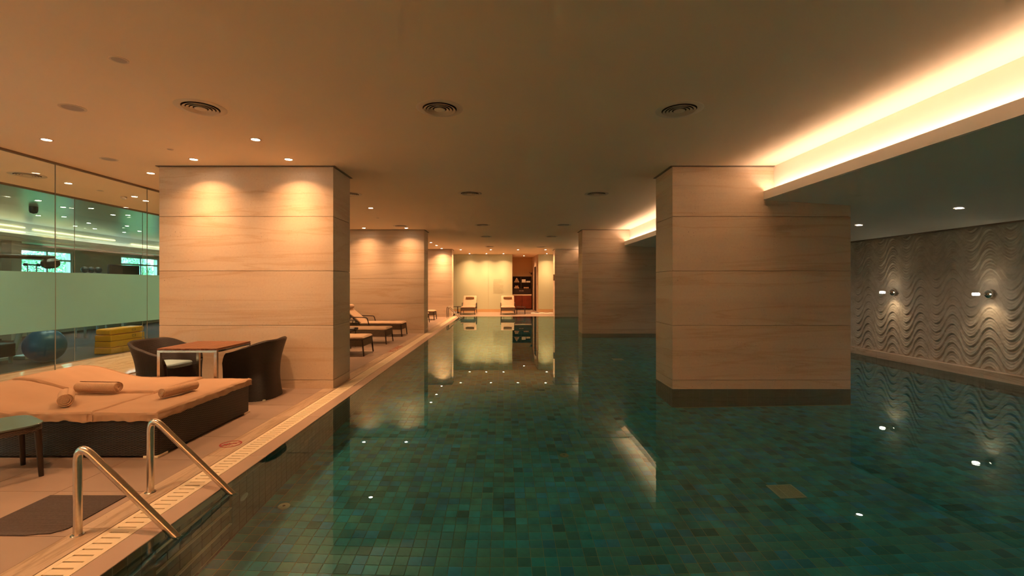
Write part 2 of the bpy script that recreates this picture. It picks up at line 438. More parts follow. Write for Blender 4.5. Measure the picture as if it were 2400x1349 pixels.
# kerb stone strip, drain grille, coping along the left side
kerb = sroot('trim_1', 'veined travertine kerb strip beside the drain grille')
for j in range(24):
    y = YB+1.134*j
    km = MB().box(-2.43, -2.262, y+.0015, y+1.1325, -.03, .0)
    o = km.build('kerb_slab', M_strip, kerb)
cop = sroot('trim_2', 'smooth coping of the pool edge')
for j in range(21):
    y = YB+1.134*j
    if y > 20.9: break
    MB().box(-2.083, XL, y+.0008, min(y+1.1332, 20.9), -.12, .0).build('coping_stone', M_coping, cop, bevel=.004)
for i in range(9):
    x = -2.083+1.036*i
    MB().box(x+.0008, min(x+1.0352, XR), 20.9, 21.07, -.12, 0).build('coping_stone', M_coping, cop, bevel=.004)
gr = thing('drain_grille', 'cream overflow grille with cross slots running along the deck edge', 'drain grille', (0, 0, 0))
gp = MB(); pl = .504
gp.box(0, .032, 0, pl-.002, -.02, 0); gp.box(.138, .17, 0, pl-.002, -.02, 0)
for k in range(9):
    gp.box(.032, .138, k*.056+.012, k*.056+.056-(.002 if k == 8 else 0), -.02, -.0005)
gm = gp.mesh('grille_panel', M_grille)
for j in range(44):
    y = -1.3+pl*j
    if y+pl > 21: break
    inst('grille_panel', gm, gr, (-2.2545, y, 0))
MB().box(-2.256, -2.084, YB, 20.9, -.16, -.06).build('channel', M_dark, gr)
# corridor floor between the two glass walls
cor = sroot('floor_corridor', 'polished stone floor behind the clear glass')
MB().box(XG2, XG1, YB, YF, -.08, -.006).build('mortar_bed', M_mortar, cor)
for j in range(22):
    for i, (a, b) in enumerate(((XG2, -6.55), (-6.55, XG1))):
        y = .2+1.15*j
        if y > YF-.3: continue
        MB().box(a+.002, b-.002, y+.002, min(y+1.148, YF), -.02, 0).build('stone_slab', M_corr, cor)
MB().box(XG2, XG1, YB, .2, -.02, 0).build('stone_slab', M_corr, cor)
# deck behind camera
nbk = MB().box(-2.43-tp*6, -2.43, YB, 2.583-6*ty, -.02, 0); nbk.build('tile_field', M_deck, flo)['kind'] = 'stuff'
# outer walls
struct('trim_7', MB().box(-7.6, XC, YB, -2.72, 2.58, 2.61).box(-7.6, XC, -2.74, -2.72, 2.61, 2.68), M_cove, 'added ledge for the unseen uplight strips on the end wall behind the camera')  # unseen ledge added to carry the end wall uplights
struct('wall_back', MB().box(XGW-.2, 7.6, YB-.2, YB, -1.2, 3.1), M_pillar)
struct('wall_right_core', MB().box(7.33, 7.6, YB, YF+.2, -1.2, 3.1), M_relief)

# pool shell
M_pit = plain('pool_shell', (.20, .20, .15), .9)
struct('pool_shell', MB().box(XL-.16, XR+.3, YB, YP+.16, ZP-.2, ZP-.0022), M_grout, 'grout bed of the pool floor')
TP = .0925
def tint_mesh(me, cols):
    a = me.color_attributes.new('tint', 'FLOAT_COLOR', 'POINT')
    flat = []
    for c in cols: flat += [c[0], c[1], c[2], 1]
    a.data.foreach_set('color', flat)
rt = random.Random(11)
def floorcol():
    r = rt.random()
    if r < .34: c = (.022, .26, .34)
    elif r < .60: c = (.042, .25, .27)
    elif r < .78: c = (.018, .23, .40)
    elif r < .90: c = (.052, .235, .23)
    else: c = (.020, .150, .165)
    k = 1.3*rt.uniform(.82, 1.18); return tuple(x*k for x in c)
def wallcol():
    k = rt.uniform(.75, 1.25); c = rt.choice([(.066, .044, .037), (.058, .041, .035), (.074, .051, .042), (.052, .039, .030)])
    return tuple(x*k for x in c)
def tile_box(g=.0035, t=.010):
    a = g/2; b = TP-g/2; c = .0016
    vs = [(a, a, -t), (b, a, -t), (b, b, -t), (a, b, -t), (a, a, -c), (b, a, -c), (b, b, -c), (a, b, -c), (a+c, a+c, 0), (b-c, a+c, 0), (b-c, b-c, 0), (a+c, b-c, 0)]
    fs = [(0, 1, 5, 4), (1, 2, 6, 5), (2, 3, 7, 6), (3, 0, 4, 7), (4, 5, 9, 8), (5, 6, 10, 9), (6, 7, 11, 10), (7, 4, 8, 11), (8, 9, 10, 11)]
    return vs, fs
TV, TF = tile_box()
def variants(colfn, n=14):
    out = []
    for k in range(n):
        me = bpy.data.meshes.new('tile'); me.from_pydata(TV, [], TF); me.materials.append(M_tile); c = colfn(); tint_mesh(me, [c]*len(TV)); out.append(me)
    return out
FV = variants(floorcol, 22); WV = variants(wallcol, 10)
def tile_field(name, root, cells, M, V, colfn, limit=300, score=None, stuffname='tile_field'):
    """cells: list of (u, v) cell indices; M maps tile space to root space. The ones that show largest become objects."""
    cells = list(cells)
    if score: cells.sort(key=lambda c: -score(c))
    head, tail = cells[:limit], cells[limit:]
    rot = M.to_euler()
    for (i, j) in head:
        p = M @ Vector((i*TP, j*TP, 0)); inst('tile', rt.choice(V), root, p, rot)
    if tail:
        vs = []; fs = []; cs = []
        for (i, j) in tail:
            o = len(vs); c = colfn()
            for p in TV: vs.append(tuple(M @ Vector((p[0]+i*TP, p[1]+j*TP, p[2]))))
            cs += [c]*len(TV); fs += [[q+o for q in f] for f in TF]
        me = bpy.data.meshes.new(stuffname); me.from_pydata(vs, [], fs); me.materials.append(M_tile); tint_mesh(me, cs)
        o = bpy.data.objects.new(stuffname, me); COL.objects.link(o); o.parent = root; o['kind'] = 'stuff'
def appar(p):
    """rough pixel spot of a point under water, to pick the tiles that show largest"""
    x, y, z = p; h = -z; d = math.hypot(x, y)
    s = d
    for _ in range(12):
        w_ = s; ang = math.atan2(HC, w_); ca = math.cos(ang)/1.333; run = h*ca/math.sqrt(max(1e-6, 1-ca*ca)); s = max(.2, d-run)
    k = s/d; px = 1180+F*x/max(y, .05); py = 668+F*HC/max(y*k, .05)
    return px, py
def score_pt(p):
    if p[1] < .5: return -1
    px, py = appar(p)
    if px < -10 or px > 2410 or py > 1359: return -1
    if p[2] > -.9 and p[0] < -1.8 and px < 330: return 0
    return 1/p[1]**2
pf = sroot('floor_pool', 'pool floor of mottled green and blue glazed tiles')
cells = []
rp = [(2.28, 4.686, y, y+PIL_D) for y in PIL_Y]
for i in range(0, int((XR-XL)/TP)+1):
    for j in range(0, int((YP-YB)/TP)+1):
        x = XL+i*TP+TP/2; y = YB+j*TP+TP/2
        if any(a < x < b and c < y < d for a, b, c, d in rp): continue
        cells.append((i, j))
tile_field('pf', pf, cells, Matrix.Translation((XL, YB, ZP)), FV, floorcol, 300, lambda c: score_pt((XL+c[0]*TP, YB+c[1]*TP, ZP)))
# pool walls
NR = 10
def wall_field(name, label, org, udir, ndir, length, skip=None, limit=0, sc_=None, V=WV):
    r = sroot(name, label)
    u = Vector(udir); v = Vector((0, 0, -1)); n = Vector(ndir)
    M = Matrix((( u.x, v.x, n.x, org[0]), (u.y, v.y, n.y, org[1]), (u.z, v.z, n.z, org[2]), (0, 0, 0, 1)))
    if M.to_3x3().determinant() < 0:
        # mirror the run so tiles keep their face outwards
        org = (org[0]+u.x*length, org[1]+u.y*length, org[2]); u = -u
        M = Matrix((( u.x, v.x, n.x, org[0]), (u.y, v.y, n.y, org[1]), (u.z, v.z, n.z, org[2]), (0, 0, 0, 1)))
    cells = []
    for i in range(int(length/TP+.01)):
        for j in range(NR+1):
            p = M @ Vector((i*TP+TP/2, j*TP+TP/2, 0))
            if skip and skip(p): continue
            if p.z < ZP-.03: continue
            cells.append((i, j))
    tile_field(name, r, cells, M, V, wallcol, limit, (lambda c: sc_(M @ Vector((c[0]*TP, c[1]*TP, 0)))) if sc_ else None)
    return r
RY0, RY1 = 2.60, 3.32     # recessed steps
inrec = lambda p: RY0 < p.y < RY1 and p.z > -.92
wl = wall_field('wall_pool_left', 'brown tiled side wall of the pool under the coping', (XL, YB, -.125+.12), (0, 1, 0), (1, 0, 0), YP-YB, skip=inrec, limit=300, sc_=score_pt)
MB().box(XL-.12, XL-.0022, YB, RY0, ZP-.1, -.02).box(XL-.12, XL-.0022, RY1, YP, ZP-.1, -.02).box(XL-.14, XL-.136, RY0-.05, RY1+.05, ZP-.1, -.02).build('grout_bed', M_groutw, wl)
wf = wall_field('wall_pool_far', 'tiled far wall of the pool', (XL, YP, -.005), (1, 0, 0), (0, -1, 0), XR-XL)
MB().box(XL, XR, YP+.010, YP+.12, ZP-.1, -.02).build('grout_bed', M_groutw, wf)
wr = wall_field('wall_pool_right', 'tiled right wall of the pool below the stone band', (XR, YB, -.005), (0, 1, 0), (-1, 0, 0), YP-YB)
MB().box(XR+.010, XR+.1, YB, YP, ZP-.1, -.02).build('grout_bed', M_groutw, wr)
wn = struct('wall_pool_near', MB().box(XL-.1, XR, YB-.05, YB+.01, ZP-.1, 0), M_groutw)
# recessed steps with pale nosings
rec = sroot('trim_5', 'recessed tiled steps with pale nosings in the pool wall')
rb = MB()
rb.box(XL-.135, XL-.125, RY0, RY1, ZP, -.02); rb.box(XL-.135, XL-.01, RY1, RY1+.012, ZP, -.02); rb.box(XL-.135, XL-.01, RY0-.012, RY0, ZP, -.02)
rb.build('recess_lining', M_groutw, rec)
for z in (-.22, -.47, -.72):
    MB().box(XL-.125, XL-.012, RY0, RY1, z-.03, z-.004).build('tread', M_groutw, rec)
    MB().box(XL-.016, XL+.002, RY0, RY1, z-.014, z).build('step_nosing', M_nose, rec)
NT = int((RY1-RY0)/TP)
for k, (z0, z1) in enumerate(((-.005, -.205), (-.235, -.455), (-.485, -.705), (-.735, -.93))):
    for i in range(NT):
        for q in range(2):
            h = (z0-z1)/2
            o = inst('tile', rt.choice(WV), rec, (XL-.012-(.0 if k == 0 else .0), RY0+i*.1026, z0-q*h))
            o.rotation_euler = Matrix(((0, 0, 1), (1, 0, 0), (0, -1, 0))).to_euler() if False else Euler((PI/2, 0, PI/2))
            o.location.z = z0-q*h-h; o.scale = (1.1, h/TP, 1)

# pillars: four stone courses and a base, each a slab of its own
def pillar(x0, x1, y0, label, wet):
    y1 = y0+PIL_D; r = sroot('pillar', label, (x0, y0, 0)); W = x1-x0
    zs = [.116, .852, 1.587, 2.32, 2.992]
    g = .005
    MB().box(.015, W-.015, .015, PIL_D-.015, .0 if not wet else ZP, 3.0).build('core', M_core, r)
    z0s = [-.012 if wet else .0] + zs[:-1]; z1s = zs
    for a, b in zip(z0s, z1s):
        lo = a+(g/2 if a > .01 else 0)
        MB().box(0, W, 0, PIL_D, lo, b-g/2).build('stone_slab', M_pillar, r, bevel=.0025)
    MB().box(-.03, W+.03, -.03, PIL_D+.03, 2.992, 3.0).build('shadow_gap', M_gap, r)
    if wet:
        MB().box(.0, W, .0, PIL_D, ZP-.05, -.012).build('grout_bed', M_groutw, r)
    return r
names = ['nearest', 'middle', 'farthest']
for k, y in enumerate(PIL_Y):
    pillar(-4.646, -2.297, y, '%s stone-clad pillar standing on the deck' % names[k], False)
    r = pillar(2.28, 4.686, y, '%s stone-clad pillar rising out of the pool' % names[k], True)
    # tiled foot under water
    for (org, ud, nd, ln) in (((0, -.0025, -.012), (1, 0, 0), (0, -1, 0), 2.406), ((-.0025, 0, -.012), (0, 1, 0), (-1, 0, 0), .68)):
        u = Vector(ud); v = Vector((0, 0, -1)); n = Vector(nd); og = Vector(org)
        M = Matrix(((u.x, v.x, n.x, og.x), (u.y, v.y, n.y, og.y), (u.z, v.z, n.z, og.z), (0, 0, 0, 1)))
        if M.to_3x3().determinant() < 0:
            og = og+u*ln; u = -u
            M = Matrix(((u.x, v.x, n.x, og.x), (u.y, v.y, n.y, og.y), (u.z, v.z, n.z, og.z), (0, 0, 0, 1)))
        cl_ = [(i, j) for i in range(int(ln/TP+.02)) for j in range(NR)]
        tile_field('p', r, cl_, M, WV, wallcol, 260 if (k == 0 and ln > 1) else 0)
# water
wt = MB().grid(lambda u, v: (XL+(XR-XL)*u, YB+(YP-YB)*v, -.006), 4, 8).build('pool_water', M_water, smooth=True, recalc=False)
tag(wt, 'still clear water filling the pool to the deck edge', 'water', kind='structure')

# far wall
fw = sroot('wall_far', 'pale green glass clad wall at the far end')
MB().box(XG1, .47, YF+.03, YF+.25, 0, 3.0).box(1.8, 7.6, YF+.03, YF+.25, 0, 3.0).build('backing', M_ochre, fw)
for a, b in ((-5.8, -4.13), (-4.125, -2.46), (-2.455, -.79), (-.785, .46), (1.81, 2.95), (2.955, 4.6), (4.605, 6.2), (6.205, 7.3)):
    MB().box(a, b, YF, YF+.03, .15, 2.99).build('glass_panel', M_leafwall, fw)
MB().box(XG1, .47, YF-.02, YF+.03, 0, .14).box(1.8, 7.3, YF-.02, YF+.03, 0, .14).build('baseboard_far', M_ochre, fw)
# alcove
al = sroot('wall_alcove', 'ochre alcove walls at the far end')
MB().box(.3, 1.9, YF+2.8, YF+2.95, 0, 3.0).build('back_wall', M_ochre, al)
MB().box(.35, .47, YF+.25, YF+2.8, 0, 3.0).build('left_wall', M_ochre, al)
MB().prism([(1.785, YF+.25), (1.95, YF+.25), (1.95, YF+2.8), (1.66, YF+2.8)], 0, 3.0).build('right_wall', M_pillar, al)
dr = sroot('door_1', 'dark doorway in the side of the alcove')
MB().prism([(1.765, YF+.75), (1.75, YF+.75), (1.705, YF+1.6), (1.72, YF+1.6)], .02, 2.4).build('door_leaf', M_cab, dr)

# clear glass wall with etched band, teal glass wall
g1 = sroot('window_1', 'clear glass wall with an etched band beside the deck')
MB().box(XG1-.02, XG1+.02, YB, YF, 2.975, 3.0).build('head_rail', M_gap, g1)
MB().box(XG1-.02, XG1+.02, YB, YF, .0, .012).build('floor_rail', M_gap, g1)
seams = [-2.95, -.19, 1.38, 2.95, 4.52, 6.09, 7.66, 9.23, 10.8, 12.37, 13.94, 15.51, 17.08, 18.65, 20.22, 21.79, 24.1]
for a, b in zip(seams[:-1], seams[1:]):
    vs = [(XG1, a+.003, .012), (XG1, b-.003, .012), (XG1, b-.003, 2.975), (XG1, a+.003, 2.975)]
    MB().box(XG1-.005, XG1+.001, a+.003, b-.003, .012, 2.975).build('glass_pane', M_glass, g1)
    MB().box(XG1+.002, XG1+.003, a+.003, b-.003, .812, 1.563).build('etched_band', M_frost, g1)
    MB().box(XG1-.005, XG1+.005, a-.003, a+.003, .012, 2.975).build('joint', M_frame2, g1)
g2 = sroot('window_2', 'teal tinted glass wall of the gym')
MB().box(XG2-.02, XG2+.02, YB, YF, 2.97, 3.0).build('head_rail', M_gap, g2)
MB().box(XG2-.02, XG2+.02, YB, YF, .0, .012).build('floor_rail', M_gap, g2)
s2 = [-2.9, .49, 2.09, 3.69, 5.29, 6.89, 8.49, 10.09, 11.69, 13.29, 14.89, 16.49, 18.09, 19.69, 21.29, 24.1]
for a, b in zip(s2[:-1], s2[1:]):
    MB().box(XG2-.005, XG2+.001, a+.003, b-.003, .012, 2.97).build('glass_pane', M_teal, g2)
    MB().box(XG2-.004, XG2+.004, a-.003, a+.003, .012, 2.97).build('joint', M_frame2, g2)

# relief wall on the right
rel = sroot('wall_right', 'carved wave relief wall over the pool')
def relief(y0, y1, ny, nz):
    z0, z1 = .12, 2.285; NZ = noise.noise
    vs = []; P = .148; Lw = .58
    for j in range(nz+1):
        z = z0+(z1-z0)*j/nz
        for i in range(ny+1):
            y = y0+(y1-y0)*i/ny
            c = math.cos(2*PI*(y-6.99)/Lw)
            amp = .155+.03*NZ(Vector((y*.4, 0, 3)))
            cs = (abs(c)**.85)*(1 if c > 0 else -1)
            ph = (z-amp*cs)/P
            ph += .22*NZ(Vector((y*1.1, z*1.3, 7)))
            fr = ph-math.floor(ph)
            big = (1-fr)**1.3 if fr > .12 else fr/.12*.85
            f2 = (ph*3) % 1; sm = (1-f2) if f2 > .2 else f2/.2
            mask = max(0, min(1, .5+2.6*NZ(Vector((y*.9, z*1.5, 2)))))
            zb = math.exp(-((z-1.35)/.42)**2)*.62
            k = 1-zb*mask
            sidek = .75+.25*abs(c)
            h = (.030*big+.012*sm*(.4+.6*fr))*k*sidek
            h += zb*mask*.020*NZ(Vector((y*7, z*10, 0)))+.003*NZ(Vector((y*25, z*30, 1)))
            vs.append((XR+.085-h, y, z))
    me = bpy.data.meshes.new('relief_panel')
    fs = [(j*(ny+1)+i, (j+1)*(ny+1)+i, (j+1)*(ny+1)+i+1, j*(ny+1)+i+1) for j in range(nz) for i in range(ny)]
    me.from_pydata(vs, [], fs); me.materials.append(M_relief); me.polygons.foreach_set('use_smooth', [True]*len(fs)); me.update()
    o = bpy.data.objects.new('relief_panel', me); COL.objects.link(o); o.parent = rel
relief(5.6, 10.6, 560, 300)
relief(-2.9, 5.6, 300, 120); relief(10.6, 15.9, 190, 120); relief(15.9, 24.1, 200, 90)
for j in range(14):
    y = YB+2*j
    if y > YF-.1: break
    MB().box(XR-.02, XR+.12, y+.001, min(y+1.999, YF), -.015, .118).build('band_stone', M_wstone, rel, bevel=.004)
MB().box(XR-.02, XR+.12, YB, YF, -.1, -.016).build('band_foot', M_groutw, rel)
struct('trim_6', MB().box(XR-.03, XR+.12, YB, YF, 2.285, 2.312).box(XR+.0, XR+.12, YB, YF, 2.31, 2.36), M_gap, 'thin shadow trim over the relief wall')

# gym shell
struct('floor_gym', MB().box(XGW, XG2, 0, YF, -.08, -.003), M_gymfl, 'dark gym floor')
gc = sroot('ceiling_gym', 'gym ceiling seen through teal glass')
MB().box(XGW-.2, XG2-.03, YB, YF, 3.0, 3.1).build('slab', M_gymceil, gc)
gw = sroot('wall_gym', 'gym walls and window wall')
W1 = (12.55, 14.14); W2 = (15.92, 17.67); WZ = (.9, 2.40)
gg = MB().box(XGW-.2, XGW, YB, YF, -.1, WZ[0]).box(XGW-.2, XGW, YB, YF, WZ[1], 3.0)
gg.box(XGW-.2, XGW, YB, W1[0], WZ[0], WZ[1]).box(XGW-.2, XGW, W1[1], W2[0], WZ[0], WZ[1]).box(XGW-.2, XGW, W2[1], YF, WZ[0], WZ[1])
gg.build('window_wall', M_gymwall, gw)
MB().box(XGW, XG1, YF, YF+.2, -.1, 3.0).build('end_wall', M_gymwall, gw)
for k, (a, b) in enumerate((W1, W2)):
    wn_ = sroot('window_%d' % (3+k), 'gym window looking onto trees')
    f = MB(); t = .05
    f.box(XGW-.08, XGW-.02, a, b, WZ[0], WZ[0]+t).box(XGW-.08, XGW-.02, a, b, WZ[1]-t, WZ[1])
    m_ = a+(b-a)*.50
    for y in (a, m_, b-t): f.box(XGW-.08, XGW-.02, y, y+t, WZ[0], WZ[1])
    f.box(XGW-.08, XGW-.02, a, b, 2.10, 2.15)
    f.build('window_frame', M_frame, wn_)
    for y0, y1 in ((a+t, m_), (m_+t, b-t)):
        for z0, z1 in ((WZ[0]+t, 2.10), (2.15, WZ[1]-t)):
            MB().box(XGW-.052, XGW-.048, y0, y1, z0, z1).build('pane', M_wglass, wn_)
# curved bulkhead with glowing slots in the gym
bk = sroot('ceiling_bulkhead', 'curved dropped bulkhead in the gym')
def bulk(u, v):
    y = 8+14*u; x = -11.9-.9*math.sin((y-9)/5.5)
    prof = [(0, 3.0), (0, 2.78), (-.02, 2.77), (-.02, 2.52), (-.5, 2.52)]
    a = v*4; i = min(3, int(a)); t = a-i
    return (x+prof[i][0]*(1-t)+prof[i+1][0]*t, y, prof[i][1]*(1-t)+prof[i+1][1]*t)
MB().grid(bulk, 40, 4).build('fascia', M_cove, bk, recalc=False)
def strip(a, b, z, dx):
    m = MB()
    def fn(u, v):
        y = a+(b-a)*u; x = -11.9-.9*math.sin((y-9)/5.5)+dx
        return (x, y, z+.03*v)
    m.grid(fn, 20, 1); return m
for (a, b, z, dx) in ((8.5, 12.0, 2.86, .03), (12.25, 15.2, 2.84, .03), (12.4, 13.6, 2.66, .03), (15.9, 18.5, 2.78, .03), (8.6, 12.0, 2.74, .03)):
    strip(a, b, z, dx).build('glow_slot', M_glowstrip, bk, recalc=False)
def ledge(u, v):
    y = 8+14*u; x = -11.9-.9*math.sin((y-9)/5.5); p = [(0, 2.60), (.16, 2.60), (.16, 2.68), (.15, 2.68), (.15, 2.61), (0, 2.61)]
    a = v*5; i = min(4, int(a)); t = a-i
    return (x+p[i][0]*(1-t)+p[i+1][0]*t, y, p[i][1]*(1-t)+p[i+1][1]*t)
MB().grid(ledge, 40, 5).build('added_uplight_ledge', M_cove, bk, recalc=False)  # ledge added to carry the extra gym uplights
for y in (9.5, 12.5, 15.5, 18.5):
    x = -11.9-.9*math.sin((y-9)/5.5)+.09; sl_ = -.9/5.5*math.cos((y-9)/5.5)
    ld = bpy.data.lights.new('gym_added_uplight', 'AREA'); ld.shape = 'RECTANGLE'; ld.size = .05; ld.size_y = 2.9; ld.energy = 1.6; ld.color = (1, .88, .74)  # uplights added to brighten the gym ceiling
    lo = bpy.data.objects.new('gym_added_uplight', ld); COL.objects.link(lo); lo.location = (x, y, 2.63)
    lo.rotation_euler = (Matrix.Rotation(-math.atan(sl_), 3, 'Z') @ Matrix.Rotation(PI, 3, 'Y')).to_euler()
MB().box(-12.65, -12.4, 11.72, 11.97, 0, 3.0).build('column', M_gymwall, gw)

# ================================================================ OUTSIDE
struct('ground', MB().box(-40, XGW-.2, -5, 40, -.3, -.1), M_grass, 'lawn outside the gym windows')
def tree(x, y, s, label):
    t = thing('tree', label, 'tree', (x, y, -.1), group='trees outside the gym windows')
    MB().tube([(0, 0, 0), (.05, .1, 1.2*s), (0, 0, 2.4*s)], .12*s, 8, r2=.06*s).build('trunk', M_bark, t)
    m = MB(); r = random.Random(int(x*10+y))
    for k in range(5200):
        th = r.uniform(0, 2*PI); ph = math.acos(r.uniform(-1, 1)); rr = r.uniform(.55, 1)**.5*1.5*s
        c = Vector((rr*math.sin(ph)*math.cos(th), rr*math.sin(ph)*math.sin(th), 2.2*s+rr*math.cos(ph)))
        e = Euler((r.uniform(0, 6), r.uniform(0, 6), r.uniform(0, 6))).to_matrix(); q = .055
        m.add([tuple(c+e @ Vector(p)) for p in ((-q, -q*.5, 0), (q, -q*.5, 0), (q, q*.5, 0), (-q, q*.5, 0))], [(0, 1, 2, 3)])
    m.build('foliage', M_leaf, t, recalc=False)['kind'] = 'stuff'
tree(-17.5, 15.2, .85, 'leafy green tree outside the nearer gym window')
tree(-18.2, 18.6, .8, 'leafy tree standing between the views of both gym windows')
tree(-17.8, 21.6, .85, 'leafy green tree outside the farther gym window')
tree(-20.5, 17.0, .95, 'distant tree behind the nearer window tree')

# ================================================================ CEILING FIXTURES
def ring_mb(r0, r1, z0, z1, n=40): return MB().lathe([(r0, z1), (r1, z1), (r1, z0), (r0, z0), (r0, z1)], n, caps=False)
dl_ring = ring_mb(.044, .058, -.006, 0).mesh('trim_ring', M_vent, True)
dl_lens = MB().lathe([(.001, -.003), (.044, -.003)], 24, caps=False).mesh('lens', M_lamp, recalc=False)
dl_lensw = MB().lathe([(.001, -.003), (.044, -.003)], 24, caps=False).mesh('lens', M_lampw, recalc=False)
def lamp_light(x, y, z, power, cone, blend, col, wide=0, wide_z=-.02):
    ld = bpy.data.lights.new('downlight_beam', 'SPOT'); ld.energy = power; ld.spot_size = math.radians(cone); ld.spot_blend = blend
    ld.color = col; ld.shadow_soft_size = .04
    lo = bpy.data.objects.new('downlight_beam', ld); COL.objects.link(lo); lo.location = (x, y, z-.012)
    if wide:
        a = bpy.data.lights.new('downlight_spill', 'AREA'); a.shape = 'DISK'; a.size = .09; a.energy = wide; a.color = col; a.spread = math.radians(125)
        ao = bpy.data.objects.new('downlight_spill', a); COL.objects.link(ao); ao.location = (x, y, z-.010)
def downlight(x, y, label, z=3.0, power=None, lens=None, col=WARM, group='round ceiling downlights', cone=86, blend=1.0, wide=None, light=True, s=1.0):
    t = thing('downlight', label, 'ceiling light', (x, y, z), group=group)
    inst('trim_ring', dl_ring, t, scale=(s, s, 1)); inst('lens', lens or dl_lens, t, scale=(s, s, 1))
    if light: lamp_light(x, y, z, power if power is not None else SPOT_W, cone, blend, col, WIDE_W if wide is None else wide)
DL = [
 (-5.04, 5.13, 'lit downlight farthest left in the near ceiling, before the clear glass'),
 (-2.73, 5.12, 'lit downlight nearest the camera, over the wicker daybed end'),
 (-3.95, 5.93, 'lit downlight left of two close before the near left pillar'),
 (-2.74, 5.93, 'lit downlight right of two close before the near left pillar'),
 (-5.05, 6.66, 'lit downlight just left of the top corner of the near left pillar'),
 (-2.76, 9.67, 'lone lit downlight between the near and middle left pillars'),
 (-3.92, 13.06, 'lit downlight at the left top of the middle left pillar'),
 (-2.73, 13.06, 'lit downlight at the right top of the middle left pillar'),
 (-2.73, 17.5, 'first lit downlight of the row of three beyond the middle left pillar'),
 (-2.70, 18.76, 'second lit downlight of the row of three beyond the middle left pillar'),
 (-2.70, 20.3, 'third lit downlight of the row, touching the far left pillar top'),
 (-1.93, 21.0, 'leftmost downlight of the front row of four before the far wall'),
 (-.57, 21.0, 'second downlight from the left in the front row before the far wall'),
 (.655, 21.0, 'third downlight from the left in the front row before the far wall'),
 (1.90, 21.0, 'rightmost downlight of the front row of four before the far wall'),
 (-1.72, 23.65, 'leftmost downlight of the rear row washing the pale far wall'),
 (-.87, 23.65, 'second downlight of the rear row, over the bright wash on the far wall'),
 (0.0, 23.65, 'third downlight of the rear row, over the printed notice'),
 (2.2, 23.65, 'downlight over the narrow pale glass strip right of the alcove'),
 (1.12, 25.4, 'downlight inside the alcove over the towel cabinet'),
]
for x, y, lb in DL:
    p = SPOT_W*(1.0 if y < 14 else 1.9)
    downlight(x, y, lb, power=p*(1.15 if y > 23 else 1), wide=WIDE_W*(1.0 if y < 14 else 1.8), cone=86, blend=1.0)
for x, y, lb in ((-6.85, 7.32, 'corridor downlight nearest, behind the clear glass'), (-6.68, 8.42, 'corridor downlight, middle one behind the clear glass'), (-6.8, 8.84, 'corridor downlight farthest, behind the clear glass')):
    downlight(x, y, lb, power=SPOT_W*.9, wide=5)
for x, y in ((-2.73, 2.3), (-3.95, 2.3), (-5.04, 1.2), (-2.73, -1.0), (-3.95, -1.0), (-3.95, 9.60), (-5.04, 9.67), (-5.04, 13.0), (-3.95, 17.5), (-3.95, 20.3), (-6.8, 3.2), (-6.8, 5.2), (-6.8, 11), (-6.8, 13), (-6.8, 18)):
    downlight(x, y, 'added downlight outside the view or hidden by a pillar', group='added downlights out of view')  # unseen lamps added to brighten the ceiling and pillars
# soffit lamps over the right of the pool
for k, y in enumerate((2.62, 4.31, 6.0, 7.69, 9.38, 11.07, 12.76, 16.1, 19.5)):
    lb = {2: 'nearer soffit downlight above the pool, right part of the picture', 3: 'farther soffit downlight just right of the near pool pillar'}.get(k, 'soffit downlight hidden behind a pillar or out of view')
    downlight(5.885, y, lb, z=sof_z(5.885)-.001, power=4, lens=dl_lensw, col=(1, .70, .52), group='soffit downlights', cone=95, wide=1.8)
GL = [(-8.8, 8.8), (-9.05, 9.56), (-8.6, 9.7), (-8.9, 10.6), (-8.6, 10.65), (-10.3, 10.9), (-10.7, 12.0), (-11.6, 12.6), (-10.2, 12.6), (-11.5, 14.1), (-11.6, 13.2), (-10.8, 13.8), (-10.7, 10.7), (-11.4, 15.6), (-9.6, 14.6)]
for k, (x, y) in enumerate(GL):
    downlight(x, y, 'small gym ceiling downlight seen through the teal glass', power=GYM_W, col=(1, .80, .6), group='gym ceiling downlights', wide=0, light=(k % 2 == 0), cone=120)
# round air diffusers
rings = [(.135, .118), (.106, .088), (.075, .058)]
dv_fl = MB().lathe([(.155, -.004), (.205, -.004), (.21, -.001), (.21, 0)], 48, caps=False).lathe([(.155, -.004), (.152, 0)], 48, caps=False).mesh('flange', M_vent, True, recalc=False)
dv_bk = MB().lathe([(.001, -.0015), (.156, -.0015)], 40, caps=False).mesh('painted_throat', M_ventdark, recalc=False)  # flat disc painted dark for the shaded recess between the vanes
dv_rg = [MB().lathe([(b, -.006), (a, -.016), (a+.003, -.014), (b+.006, -.004)], 40, caps=False).mesh('ring_vane', M_vent, True, recalc=False) for a, b in [(.142, .122), (.112, .092), (.082, .062)]]
dv_ct = MB().lathe([(.001, -.016), (.048, -.015), (.052, -.011), (.040, -.005)], 32, caps=False).mesh('centre_cap', M_vent, True, recalc=False)
def diffuser(x, y, label, s=1.0):
    t = thing('air_diffuser', label, 'air vent', (x, y, 3.0), group='round ceiling air diffusers'); t.scale = (s, s, 1)
    inst('flange', dv_fl, t); inst('painted_throat', dv_bk, t)
    for m_ in dv_rg: inst('ring_vane', m_, t)
    inst('centre_cap', dv_ct, t)
